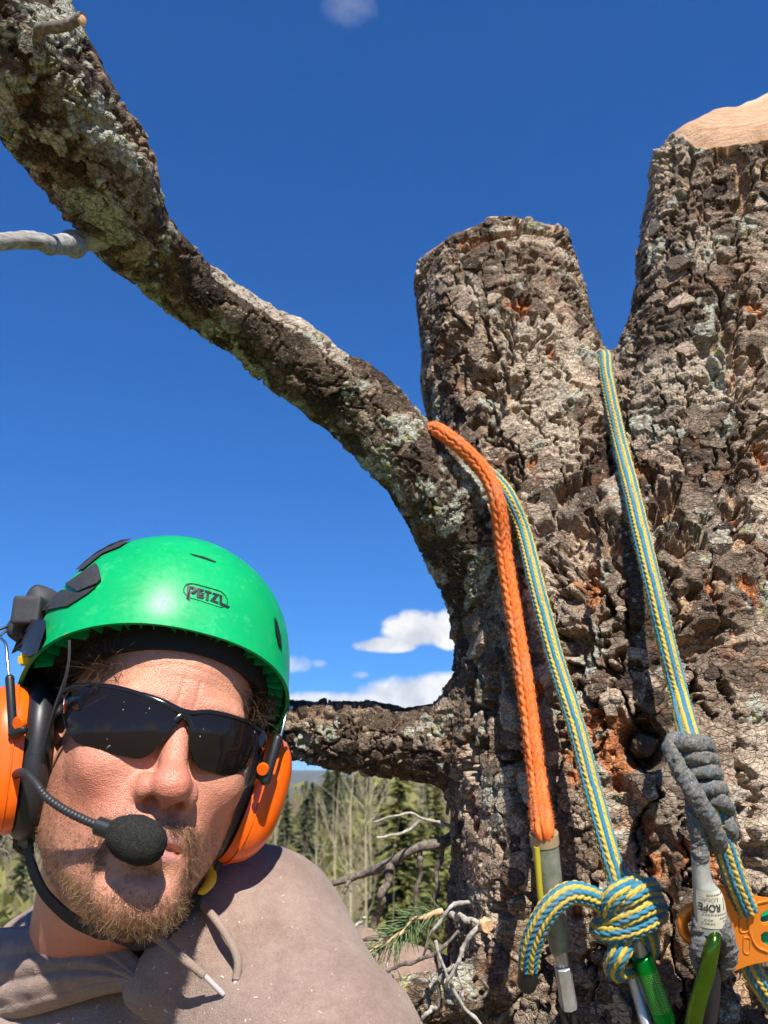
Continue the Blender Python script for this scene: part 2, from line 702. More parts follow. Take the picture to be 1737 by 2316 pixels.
def stem_coords(V):
    """nearest stem for each vertex, with local coordinates (radial u, v and length s)"""
    best = np.full(len(V), 9.0)
    sid = np.zeros(len(V), int)
    loc = np.zeros((len(V), 3))
    for k, c in STEM_PTS.items():
        p, T, N, B = frames(c)
        L = np.concatenate([[0], np.cumsum(np.linalg.norm(np.diff(p, axis=0), axis=1))])
        bd = np.full(len(V), 9.0)
        bl = np.zeros((len(V), 3))
        for i in range(len(p) - 1):
            r = max(c[i, 3], c[i + 1, 3]) + 0.09
            w = np.flatnonzero(((V > np.minimum(p[i], p[i + 1]) - r) & (V < np.maximum(p[i], p[i + 1]) + r)).all(1))
            if not len(w):
                continue
            d, t = capsule(V[w], p[i], p[i + 1], c[i, 3], c[i + 1, 3])
            k_ = d < bd[w]
            m = w[k_]
            d, t = d[k_], t[k_]
            tm = t[:, None]
            q = V[m] - (p[i] * (1 - tm) + p[i + 1] * tm)
            n_ = N[i] * (1 - tm) + N[i + 1] * tm
            b_ = B[i] * (1 - tm) + B[i + 1] * tm
            bl[m] = np.stack([(q * n_).sum(1), (q * b_).sum(1), L[i] + t * (L[i + 1] - L[i])], 1)
            bd[m] = d
        m = bd < best
        best[m] = bd[m]
        sid[m] = STEM_ID[k]
        loc[m] = bl[m]
    return sid, loc


# orange wounds where bark was torn away: source pixel, upright distance, radius (m)
WOUNDS = [(1310, 1720, 0.66, 0.012), (1400, 1730, 0.66, 0.014), (1520, 1500, 0.66, 0.008), (1690, 1330, 0.66, 0.010), (1600, 1330, 0.66, 0.008), (1665, 1180, 0.7, 0.008), (1700, 700, 0.7, 0.010), (1500, 1560, 0.66, 0.007), (1250, 800, 0.8, 0.006), (1130, 560, 0.8, 0.006), (1045, 545, 0.8, 0.007), (1600, 1960, 0.66, 0.012), (1460, 1880, 0.66, 0.010), (1215, 1560, 0.66, 0.009), (1235, 1470, 0.66, 0.008), (1330, 1330, 0.70, 0.016), (1345, 1290, 0.70, 0.010), (1375, 1690, 0.66, 0.016), (1390, 1655, 0.66, 0.012), (1350, 1640, 0.66, 0.010), (1180, 690, 0.83, 0.010),
          (1070, 1835, 0.72, 0.009), (1085, 1870, 0.72, 0.006), (1145, 2035, 0.70, 0.009), (1700, 1790, 0.66, 0.008),
          (1640, 1890, 0.66, 0.010), (1480, 1960, 0.66, 0.011), (1560, 1930, 0.66, 0.010), (1225, 1820, 0.68, 0.008),
          (1720, 1030, 0.72, 0.012), (1210, 1050, 0.80, 0.008), (1440, 1060, 0.72, 0.008), (1310, 2070, 0.66, 0.006)]
KNOT_HOLE = (1455, 1685, 0.655)


def bark(V, N, sid, loc):
    """height along the normal and colour attributes for every vertex"""
    n = len(V)
    big = np.isin(sid, [STEM_ID[k] for k in ('trunk', 'middle', 'right')])
    up = sid == STEM_ID['limb_up']
    base = sid == STEM_ID['limb_base']
    thin = ~big
    # domain: around the stem and along it; plates are longer than wide
    up_stem = np.isin(sid, [STEM_ID['middle'], STEM_ID['right']])
    wide = np.where(big, np.where(up_stem, 0.030, 0.034), 0.020)
    long_ = np.where(big, np.where(up_stem, 0.24, 0.26), 0.060)
    warp = np.stack([fbm(V * 34, 3, 21), fbm(V * 34, 3, 22), fbm(V * 34, 3, 23)], 1)
    q = loc + 0.012 * warp
    fine = np.stack([fbm(V * 150, 2, 24), fbm(V * 150, 2, 25), fbm(V * 150, 2, 26)], 1)
    q = q + 0.0032 * fine
    qa = q / np.stack([wide, wide, long_], 1) + sid[:, None] * 13.7
    f1, f2, cid, off = worley(qa, 5)
    edge = f2 - f1
    amp = np.where(big, 1.0, 0.30)
    amp = np.where(up, 0.20, amp)
    amp = np.where(np.isin(sid, [STEM_ID['middle'], STEM_ID['right']]), 0.55, amp)
    amp = np.where(base, 0.10, amp)
    wfis = 0.07 + 0.12 * sstep(-0.3, 0.6, fbm(V * 15, 1, 27))
    fis = 1 - sstep(0.25 * wfis, wfis, edge)               # 1 in the fissure
    plate_h = (cid - 0.5) * 0.009
    h = (plate_h * (1 - fis) - fis * 0.026) * amp
    # thin scales stacked on each plate, wider than tall, lower edge proud
    q2 = loc + 0.006 * warp + 0.0022 * fine
    qb = q2 / np.stack([np.where(up_stem, 0.030, 0.034)] * 2 + [np.where(up_stem, 0.0125, 0.0185)], 1) + cid[:, None] * 40
    g1, g2, cid2, off2 = worley(qb, 15)
    lip = sstep(-0.55, 0.45, off2[:, 2])
    h += ((cid2 - 0.5) * 0.0016 + lip * 0.0026 - 0.0013) * np.where(big, 1 - 0.7 * fis, np.where(base, 0.15, 0.30))
    # hairline cracks across the plates
    ck = np.abs(vnoise(q2 / np.array([0.018, 0.018, 0.0048]) + cid[:, None] * 17, 28))
    crack = (1 - sstep(0.02, 0.10, ck)) * (1 - fis) * sstep(-0.2, 0.3, fbm(V * 25, 1, 29))
    h -= crack * 0.0040 * np.where(big, 1, 0.45)
    # crumbly bark between and over plates
    rough_zone = sstep(0.10, 0.55, fbm(V * 13, 2, 51))
    rough_zone = np.where(up_stem | (V[:, 0] > 0.24), rough_zone, rough_zone * 0.4) * big
    cz = np.maximum(rough_zone, fis * 0.8)
    k1, k2, cid3, _ = worley(V * 170 + 0.9 * fine + 3, 25)
    h += cz * ((cid3 - 0.5) * np.where(up_stem, 0.0011, 0.0013) - (1 - sstep(0, 0.2, k2 - k1)) * 0.0012) * np.where(big, 1, 0.3)
    h += fbm(V * 330, 2, 44) * 0.0006 + fbm(V * 60, 2, 61) * 0.0012
    # wounds
    wound = np.zeros(n)
    wn = 1 + 0.75 * fbm(V * 120, 2, 71)
    for x, y, d, r in WOUNDS:
        c = P(x, y, tree_hit(x, y) + 0.004)
        w = np.flatnonzero(np.abs(V - c).max(1) < 0.07)
        dd = np.linalg.norm((V[w] - c) * np.array([1.15, 0.75, 0.62]), axis=1)
        wound[w] = np.maximum(wound[w], 1 - sstep(0.65, 1.0, dd / (0.90 * r * wn[w])))
    h = h - wound * 0.007 + wound * fbm(V * np.array([420, 420, 120]), 2, 73) * 0.002
    c = P(KNOT_HOLE[0], KNOT_HOLE[1], tree_hit(*KNOT_HOLE[:2]))
    dd = np.linalg.norm((V - c) * np.array([1, 0.5, 0.9]), axis=1)
    h -= 0.045 * (1 - sstep(0.012, 0.021, dd))
    # deep furrows on the trunk front: (from px, to px, upright distance, half width)
    wob = 0.008 * fbm(V * 60, 2, 81)
    for (xa, ya, xb, yb, d, wd, dep) in [(1180, 1240, 1265, 1165, 0.74, 0.007, 0.016), (1265, 1165, 1400, 1190, 0.72, 0.005, 0.012),
                                         (1110, 1330, 1130, 1700, 0.72, 0.009, 0.018), (1130, 1700, 1180, 2250, 0.71, 0.009, 0.018),
                                         (1050, 1750, 1075, 2150, 0.76, 0.006, 0.012),
                                         (1420, 900, 1450, 1250, 0.70, 0.006, 0.010), (1600, 1250, 1680, 1600, 0.68, 0.005, 0.009),
                                         (1690, 880, 1660, 1290, 0.68, 0.006, 0.010), (1420, 1790, 1440, 2250, 0.67, 0.012, 0.014),
                                         (1050, 590, 1075, 960, 0.80, 0.004, 0.010), (1140, 560, 1160, 930, 0.78, 0.004, 0.011), (1232, 570, 1275, 820, 0.79, 0.0035, 0.010), (1100, 760, 1110, 1010, 0.79, 0.003, 0.008),
                                         (1500, 470, 1470, 900, 0.73, 0.0045, 0.012), (1565, 430, 1555, 930, 0.71, 0.0045, 0.012), (1650, 520, 1630, 980, 0.70, 0.0045, 0.012), (1705, 600, 1700, 900, 0.70, 0.004, 0.010),
                                         (1250, 1380, 1330, 2000, 0.68, 0.005, 0.013), (1040, 1330, 1050, 1720, 0.74, 0.005, 0.014), (1185, 1350, 1215, 1900, 0.70, 0.005, 0.013), (1090, 1900, 1110, 2290, 0.72, 0.006, 0.014),
                                         (1530, 1050, 1560, 1500, 0.68, 0.004, 0.010), (1500, 1900, 1510, 2290, 0.66, 0.006, 0.012), (1340, 2050, 1350, 2300, 0.66, 0.005, 0.012)]:
        a, b = PY(xa, ya, d), PY(xb, yb, d)
        dd, _ = capsule(V * np.array([1, 0.6, 1]), a * np.array([1, 0.6, 1]), b * np.array([1, 0.6, 1]), 0, 0)
        f = 1 - sstep(0.4 * wd, 1.5 * wd, np.abs(dd + wob))
        f *= V[:, 1] < d + 0.10
        h -= f * dep
        fis = np.maximum(fis, f)
    # saw kerf just under the cut of the middle stem
    hk = (V - CUT_MID[0]) @ CUT_MID[1] + 0.029 + 0.004 * np.sign(vnoise(V * 20, 5)) * (vnoise(V * 20, 5) ** 2)
    kerf = ((np.abs(hk) < 0.0034) & (sid == STEM_ID['middle']) & (fbm(V * 14, 1, 91) > -0.35)).astype(float)
    h -= kerf * 0.018
    # lichen grows where it likes: more on the limbs and their shaded side
    lich = fbm(V * 34, 3, 101) + 0.35 * fbm(V * 160, 2, 111)
    lich = sstep(0.42, 0.62, lich + np.where(up, 0.10, -0.18) + 0.2 * np.exp(-((V[:, 0] - 0.16) ** 2 + (V[:, 2] - CAM_H - 0.22) ** 2) / 0.006))
    h += lich * (0.0007 + 0.0014 * np.abs(fbm(V * 420, 2, 121)))
    # sunlit upper edge of the raised limb, painted paler through this mask
    bare = np.zeros(n)
    m = up & (N[:, 2] > 0.1)
    bare[m] = sstep(-0.1, 0.25, fbm(V[m] * 12, 2, 131) + 0.35 * sstep(0.3, 0.8, N[m, 2]) - 0.1)
    s_up = loc[:, 2]
    bare *= up * sstep(0.24, 0.30, s_up) * (1 - sstep(0.62, 0.7, s_up))
    h -= bare * 0.0012
    # cut ends stay smooth
    cut = np.zeros(n)
    for (c0, nn), key, rad in ((CUT_MID, 'middle', 0.098), (CUT_RIGHT, 'right', 0.2), (CUT_SLOPE, 'right', 0.2)):
        m = (sid == STEM_ID[key]) & (N @ nn > 0.8) & (np.abs((V - c0) @ nn) < 0.012)
        cut[m] = 1
    h = np.where(cut > 0, 0.0004 * fbm(V * np.array([60, 60, 700.0]), 2, 141), h)
    tone = cid * 0.55 + cid2 * 0.45
    ring = np.linalg.norm(loc[:, :2], axis=1)
    return h, dict(tone=tone, fis=fis, wound=np.maximum(wound, kerf), lichen=lich * (1 - cut), cut=cut, bare=bare, crumb=rough_zone, ring=ring,
                   limb=thin.astype(float) * np.where(up, 1.0, 0.45))


def bark_material():
    def f(nt, b):
        o = nt.obj()
        tone = nt.attr('tone').outputs['Fac']
        fis = nt.attr('fis').outputs['Fac']
        n1 = nt.noise(o, 60, 4, 0.65)
        n2 = nt.noise(o, 420, 4, 0.7)
        n3 = nt.noise(o, 14, 4, 0.6)
        v = nt.math('ADD', nt.math('MULTIPLY', tone, 0.42), nt.math('MULTIPLY', n2, 0.62))
        plate = nt.ramp(v, [(0.26, (0.022, 0.016, 0.012)), (0.44, (0.085, 0.064, 0.049)), (0.58, (0.195, 0.150, 0.114)), (0.76, (0.56, 0.46, 0.36))])
        warm = nt.ramp(n2, [(0.3, (0.17, 0.09, 0.05)), (0.5, (0.42, 0.29, 0.19)), (0.7, (0.70, 0.57, 0.42))])
        fisf = nt.math('MULTIPLY', fis, nt.ramp(n3, [(0.35, 0.2), (0.65, 0.95)]))
        col = nt.mix(fisf, plate, warm)
        crumb = nt.attr('crumb').outputs['Fac']
        pale = nt.ramp(n2, [(0.30, (0.22, 0.175, 0.14)), (0.5, (0.50, 0.43, 0.345)), (0.7, (0.80, 0.73, 0.62))])
        col = nt.mix(nt.math('MULTIPLY', crumb, 0.75), col, pale)
        fleck = nt.ramp(nt.noise(o, 190, 3, 0.6), [(0.62, 0.0), (0.68, 0.8)])
        col = nt.mix(nt.math('MULTIPLY', fleck, 0.7), col, (0.66, 0.59, 0.50, 1))
        # reddish inner bark showing here and there
        red = nt.math('MULTIPLY', nt.ramp(nt.noise(o, 33, 5, 0.7), [(0.565, 0.0), (0.64, 0.9)]), nt.math('SUBTRACT', 1.0, nt.attr('limb').outputs['Fac']))
        col = nt.mix(nt.math('MULTIPLY', nt.math('MULTIPLY', red, nt.math('ADD', nt.math('MULTIPLY', fis, 0.7), 0.3)), 0.8), col, (0.42, 0.165, 0.07, 1))
        dk = nt.ramp(nt.noise(o, 22, 3, 0.6), [(0.35, (0.42, 0.40, 0.38)), (0.65, (0.85, 0.84, 0.82))])
        col = nt.mix(nt.attr('limb').outputs['Fac'], col, nt.mix(1.0, col, dk, 'MULTIPLY'))
        bare = nt.attr('bare').outputs['Fac']  # sunlit top edge of the raised limb, put into the colour
        col = nt.mix(bare, col, nt.ramp(n1, [(0.3, (0.30, 0.265, 0.22)), (0.7, (0.56, 0.51, 0.44))]))
        col = nt.mix(1.0, col, (1.06, 0.985, 0.90, 1), 'MULTIPLY')
        lich = nt.attr('lichen').outputs['Fac']
        lc = nt.ramp(n2, [(0.25, (0.17, 0.165, 0.12)), (0.5, (0.40, 0.39, 0.31)), (0.75, (0.70, 0.68, 0.57))])
        yl = nt.ramp(nt.noise(o, 90, 3, 0.5), [(0.58, 0.0), (0.66, 0.7)])
        lc = nt.mix(yl, lc, (0.42, 0.38, 0.08, 1))
        col = nt.mix(nt.math('MULTIPLY', lich, nt.ramp(n2, [(0.3, 0.45), (0.55, 1.0)])), col, lc)
        wd = nt.attr('wound').outputs['Fac']
        wc = nt.ramp(n2, [(0.28, (0.14, 0.036, 0.015)), (0.50, (0.44, 0.155, 0.055)), (0.72, (0.74, 0.44, 0.23))])
        col = nt.mix(wd, col, wc)
        cut = nt.attr('cut').outputs['Fac']
        # sawn wood: rings across the cut
        ring = nt.math('ADD', nt.attr('ring').outputs['Fac'], nt.math('MULTIPLY', n3, 0.012))
        g = nt.math('SINE', nt.math('MULTIPLY', ring, 1500.0))
        sm = nt.node('ShaderNodeMapping', Vector=o, Rotation=(0.3, 0.5, 0.2), Scale=(0.12, 0.5, 1.0))
        gv = nt.math('ADD', nt.math('MULTIPLY', nt.math('ADD', g, 1.0), 0.07), nt.math('MULTIPLY', nt.noise(sm.outputs[0], 420, 4, 0.7), 0.85))
        sap = nt.ramp(gv, [(0.25, (0.40, 0.19, 0.10)), (0.5, (0.56, 0.34, 0.20)), (0.75, (0.66, 0.47, 0.30))])
        heart = nt.ramp(gv, [(0.25, (0.48, 0.34, 0.20)), (0.6, (0.62, 0.49, 0.33))])
        sawn = nt.mix(nt.ramp(ring, [(0.056, 1.0), (0.062, 0.0)]), sap, heart)
        col = nt.mix(cut, col, sawn)
        nt.l.new(col, b.inputs['Base Color'])
        mp = nt.node('ShaderNodeMapping', Vector=o, Scale=(1.0, 1.0, 2.4))
        vo = nt.node('ShaderNodeTexVoronoi', _feature='DISTANCE_TO_EDGE', Vector=nt.node('ShaderNodeVectorMath', _operation='ADD', i0=mp.outputs[0], i1=nt.node('ShaderNodeVectorMath', _operation='SCALE', i0=nt.node('ShaderNodeTexNoise', Vector=o, Scale=90.0).outputs['Color'], Scale=0.010).outputs[0]).outputs[0], Scale=85.0)
        ck = nt.ramp(vo.outputs['Distance'], [(0.0, 0.0), (0.07, 1.0)])
        ht = nt.math('ADD', nt.math('MULTIPLY', n2, 0.8), nt.math('MULTIPLY', nt.math('MULTIPLY', ck, nt.math('SUBTRACT', 1.0, cut)), 0.75))
        bp = nt.node('ShaderNodeBump', Strength=0.9, Distance=0.0026, Height=ht)
        nt.l.new(bp.outputs[0], b.inputs['Normal'])
    return material('pine_bark', rough=0.9, spec=0.25, build=f)


M_BARK = bark_material()
tree = empty('pine_tree', (TRUNK_X, TRUNK_Y, CAM_H - 9.0))
tag(tree, 'rough-barked pine with two sawn-off stems, ropes hanging down its front', 'tree')


def build_tree():
    V, F = surface_nets(tree_sdf, (-0.42, 0.18, CAM_H - 0.52), (0.66, 1.30, CAM_H + 0.88), 0.012)
    V, F = subdivide(V, F)
    N = vert_normals(V, F)
    # fine mesh where the photograph looks, coarse elsewhere
    c = V[F].mean(1)
    fnm = N[F].mean(1)
    rel = c - CAM
    z = rel @ FWD
    px, py = (rel @ RGT) / z * FPX + SRC_W / 2, -(rel @ UPV) / z * FPX + SRC_H / 2
    facing = (fnm * rel).sum(1) / np.linalg.norm(rel, axis=1)
    seen = (facing < 0.35) & (px > -160) & (px < 1900) & (py > -160) & (py < 2460) & (z > 0.1)
    out = []
    for part, lv in ((F[seen], 2 if not QUICK else 1), (F[~seen], 0)):
        used, inv = np.unique(part, return_inverse=True)
        v, f, nn = V[used], inv.reshape(part.shape), N[used]
        for _ in range(lv):
            v, f = subdivide(v, f)
        nn = vert_normals(v, f) if lv else nn
        sid, loc = stem_coords(v)
        h, at = bark(v, nn, sid, loc)
        out.append((v + nn * h[:, None], f, sid, at))
    n0 = len(out[0][0])
    V = np.vstack([o[0] for o in out])
    F = np.vstack([out[0][1], out[1][1] + n0])
    sid = np.concatenate([o[2] for o in out])
    at = {k: np.concatenate([o[3][k] for o in out]) for k in out[0][3]}
    print('tree verts', len(V))
    fs = sid[F[:, 0]]
    names = dict(trunk=('trunk', None), middle=('stem', 'sawn-off middle stem, flat-topped'), right=('stem', 'sawn-off stem at the right with fresh pale cut face'),
                 limb_up=('limb', 'long lichened limb rising overhead'), limb_low=('limb', 'level limb behind the man'), limb_base=('limb', 'thick low limb near the waist'))
    for k, i in STEM_ID.items():
        f = F[fs == i]
        if not len(f):
            continue
        used, inv = np.unique(f, return_inverse=True)
        o = mesh(names[k][0], V[used], inv.reshape(f.shape), M_BARK, None, True, {a: v[used] for a, v in at.items()})
        if names[k][1]:
            o['label'] = names[k][1]
        adopt(o, tree)
    return out[0]


def bark_scales(fine):
    """loose scales of bark lying on the plates, each a thin irregular chip with its lower edge proud"""
    V, F, sid, at = fine
    N = vert_normals(V, F)
    rng = np.random.default_rng(77)
    rel = V - CAM
    z = rel @ FWD
    px, py = (rel @ RGT) / z * FPX + SRC_W / 2, -(rel @ UPV) / z * FPX + SRC_H / 2
    facing = -(N * rel).sum(1) / np.linalg.norm(rel, axis=1)
    up = sid == STEM_ID['limb_up']
    low = np.isin(sid, [STEM_ID['limb_low'], STEM_ID['limb_base']])
    ok = (facing > -0.1) & (px > -40) & (px < 1780) & (py > -40) & (py < 2360) & (at['fis'] < 0.45) & (at['cut'] < 0.5) & (at['wound'] < 0.3) & (at['bare'] < 0.3)
    w = np.where(ok, 1.0, 0.0) * np.where(up, 0.12, np.where(low, 0.4, np.where(np.isin(sid, [STEM_ID['middle'], STEM_ID['right']]), 0.45, 1.0))) * z ** 1.0 * sstep(-0.25, 0.2, fbm(V * 22, 2, 151))
    n = 420 if not QUICK else 200
    pick = rng.choice(len(V), n, p=w / w.sum(), replace=False)
    size = np.where(up[pick] | low[pick], rng.uniform(0.003, 0.008, n), rng.uniform(0.005, 0.0150, n) * rng.uniform(0.6, 1.1, n))
    axis = {}
    for k, c in STEM_PTS.items():
        axis[STEM_ID[k]] = (c[:, :3], np.gradient(c[:, :3], axis=0))
    k = 12
    ang = np.linspace(0, 2 * math.pi, k, endpoint=False)
    rest, big = [], []
    for s_, i in zip(size, pick):
        cp, ct = axis[int(sid[i])]
        j_ = np.argmin(((cp - V[i]) ** 2).sum(1))
        a = ct[j_]
        a = a / np.linalg.norm(a)
        nn = V[i] - cp[j_]
        nn = nn - a * nn.dot(a)
        nn /= np.linalg.norm(nn) + 1e-9
        if nn.dot(N[i]) < 0.72:
            continue
        if any(abs((V[i] - c_[0]) @ c_[1]) < 0.045 and int(sid[i]) == STEM_ID[k_] for c_, k_ in ((CUT_MID, 'middle'), (CUT_RIGHT, 'right'), (CUT_SLOPE, 'right'))):
            continue
        nn = nn * 0.7 + N[i] * 0.3
        nn /= np.linalg.norm(nn)
        if a[2] < 0:
            a = -a
        v_ = a - nn * a.dot(nn)
        v_ /= np.linalg.norm(v_) + 1e-9
        tl = rng.uniform(0.02, 0.17)
        v_, nn = v_ * math.cos(tl) - nn * math.sin(tl), nn * math.cos(tl) + v_ * math.sin(tl)
        u_ = np.cross(v_, nn)
        r_ = s_ * (1 + 0.22 * np.sin(ang * 2 + rng.uniform(0, 6)) + 0.14 * np.sin(ang * 3 + rng.uniform(0, 6)) + rng.uniform(-0.14, 0.14, k))
        asp = rng.uniform(0.45, 1.35)
        th = 0.0004 + s_ * rng.uniform(0.01, 0.035)
        out_ = (np.cos(ang + rng.uniform(-0.2, 0.2, k)) * r_)[:, None] * u_ + (np.sin(ang) * r_ * asp)[:, None] * v_
        c0 = V[i] + nn * (th * 0.2)
        top = c0 + out_ * 0.93 + nn * (th * rng.uniform(0.7, 1.2, k))[:, None]
        bot = c0 + out_ - nn * (th + s_ * 0.25)
        ver = np.vstack([top, bot, [c0 + nn * th * 1.35]])
        fa = [(2 * 0 + j, (j + 1) % k, 2 * k) for j in range(k)] + [(j, k + j, k + (j + 1) % k, (j + 1) % k) for j in range(k)]
        (big if s_ > BIG_SCALE else rest).append((s_, i, ver, fa, rng.random()))
    big.sort(key=lambda q: -q[0])
    rest += big[300:]
    big = big[:300]

    def attrs(lst):
        m = 2 * k + 1
        e = np.concatenate([np.full(m, q[4]) for q in lst])
        return {a: (e if a == 'tone' else np.concatenate([np.full(m, at[a][q[1]] * (0.5 if a in ('lichen', 'crumb') else (1.0 if a == 'limb' else 0.0))) for q in lst])) for a in at}
    for q in big:
        o = mesh('bark_scale', q[2], q[3], M_BARK, None, False, attrs([q]))
        adopt(o, tree)
    v, f = join([(q[2], q[3]) for q in rest])
    o = mesh('small_bark_scales', v, f, M_BARK, None, False, attrs(rest))
    o['kind'] = 'stuff'
    adopt(o, tree)


BIG_SCALE = 0.0100


bark_scales(build_tree())


def lower_trunk():
    """the stem below the photograph, down to its root flare"""
    zs = np.linspace(CAM_H - 0.47, -1.2, 90)
    h = (CAM_H - zs) / CAM_H
    c = np.stack([TRUNK_X + 0.0 * zs, TRUNK_Y + 0.012 + 0.0 * zs, zs], 1)
    v, f = tube(c, 0.205 + 0.07 * h + 0.18 * np.clip(h - 0.88, 0, 1) * 5, 72)
    q = (v - np.array([TRUNK_X, TRUNK_Y, 0])) / np.array([0.05, 0.05, 0.20])
    f1, f2, cid, _ = worley(q + 0.4 * np.stack([fbm(v * 9, 2, k) for k in (1, 2, 3)], 1), 5)
    r = v - np.repeat(c, 72, axis=0)
    v = v + r / (np.linalg.norm(r, axis=1, keepdims=True) + 1e-9) * ((cid - 0.5) * 0.014 - (1 - sstep(0.02, 0.2, f2 - f1)) * 0.02)[:, None]
    n = len(v)
    o = mesh('trunk', v, f, M_BARK, None, True, dict(tone=cid, fis=1 - sstep(0.02, 0.2, f2 - f1), wound=np.zeros(n), lichen=np.zeros(n), cut=np.zeros(n), bare=np.zeros(n), crumb=np.zeros(n), limb=np.zeros(n), ring=np.zeros(n)))
    adopt(o, tree)


lower_trunk()
# ------------------------------------------------------------------ the man
def head_basis(psi, th, ph):
    f = np.array([math.sin(psi), -math.cos(psi), 0])
    u = np.array([0, 0, 1.0])
    r = np.cross(f, u)
    f2, u2 = f * math.cos(th) + u * math.sin(th), u * math.cos(th) - f * math.sin(th)
    return np.stack([r * math.cos(ph) + u2 * math.sin(ph), f2, u2 * math.cos(ph) - r * math.sin(ph)], 0)


HB = head_basis(R(26.4), R(3.0), R(9.5))      # rows: his right, forward, up
H0 = CAM + np.array([-0.1895, 0.674, 0.0095])


def HW(p):
    """head coordinates (his right, forward, up) -> world"""
    return H0 + np.asarray(p, float) @ HB


def HL(p):
    return (np.asarray(p, float) - H0) @ HB.T


FACE_W = 0.935


def head_sdf(q):
    return head_shape(q / np.array([FACE_W, 1, 1])) * 0.97


def head_shape(q):
    x = np.abs(q[:, 0])
    m = np.stack([x, q[:, 1], q[:, 2]], 1)
    d = ell(q, (0, -0.006, 0.052), (0.0745, 0.099, 0.086))
    d = smin(d, ell(q, (0, 0.030, 0.070), (0.064, 0.069, 0.052)), 0.02)
    d = smin(d, ell(q, (0, 0.028, -0.008), (0.0635, 0.066, 0.082)), 0.03)
    j, _ = capsule(m, (0.047, 0.012, -0.046), (0.015, 0.078, -0.082), 0.017, 0.0155)
    d = smin(d, j, 0.030)
    d = smin(d, ell(q, (0, 0.083, -0.082), (0.023, 0.019, 0.018)), 0.018)
    d = smin(d, ell(m, (0.041, 0.068, -0.002), (0.024, 0.023, 0.021)), 0.022)
    d = smin(d, ell(m, (0.043, 0.026, -0.016), (0.027, 0.036, 0.038)), 0.02)
    d = smin(d, ell(q, (0, 0.073, -0.044), (0.037, 0.029, 0.031)), 0.020)
    d = smin(d, ell(m, (0.024, 0.086, 0.043), (0.027, 0.013, 0.010)), 0.014)
    d = -smin(-d, ell(m, (0.033, 0.100, 0.024), (0.016, 0.013, 0.010)), 0.012)
    d = smin(d, ell(m, (0.032, 0.079, 0.025), (0.0125, 0.0125, 0.0125)), 0.003)
    n, _ = capsule(q, (0, 0.091, 0.032), (0, 0.1095, -0.008), 0.0075, 0.0105)
    d = smin(d, n, 0.010)
    d = smin(d, ell(q, (0, 0.1130, -0.013), (0.0145, 0.0125, 0.0122)), 0.006)
    d = smin(d, ell(m, (0.0155, 0.1005, -0.0165), (0.0085, 0.0130, 0.0098)), 0.0045)
    d = smin(d, ell(q, (0, 0.104, -0.024), (0.0045, 0.010, 0.0045)), 0.004)
    d = -smin(-d, ell(m, (0.0090, 0.1045, -0.0262), (0.0054, 0.0090, 0.0070)), 0.0018)
    # lips
    d = smin(d, ell(q, (0, 0.0945 , -0.0455), (0.0235, 0.0088, 0.0052)), 0.005)
    d = smin(d, ell(q, (0, 0.0945, -0.0560), (0.0205, 0.0085, 0.0062)), 0.005)
    cx = q.copy()
    cx[:, 2] = cx[:, 2] + 0.0502 + 8.0 * q[:, 0] ** 2
    cx[:, 1] = cx[:, 1] - 0.101 + 9.0 * q[:, 0] ** 2
    d = -smin(-d, ell(cx, (0, 0, 0), (0.0265, 0.0065, 0.0016)), 0.0030)
    # groove under the lower lip, nostril-to-mouth folds
    d = -smin(-d, ell(q, (0, 0.104, -0.0675), (0.016, 0.0075, 0.0035)), 0.007)
    f, _ = capsule(m, (0.0225, 0.101, -0.014), (0.033, 0.094, -0.046), 0.0018, 0.0014)
    d = -smin(-d, f, 0.006)
    # ears, mostly under the cups
    d = smin(d, ell(m, (0.076, -0.004, 0.004), (0.007, 0.018, 0.029)), 0.006)
    return d


NECK_TOP, NECK_BASE = HW((0, -0.010, -0.045)), P(185, 2290, 0.735)


def body_sdf(p):
    d = head_sdf(HL(p))
    n, _ = capsule(p, NECK_TOP, NECK_BASE, 0.056, 0.058)
    d = smin(d, n, 0.022)
    a, _ = capsule(p, NECK_BASE, NECK_BASE + np.array([0.02, 0.06, -0.08]), 0.058, 0.05)
    d = smin(d, a, 0.02)
    return d


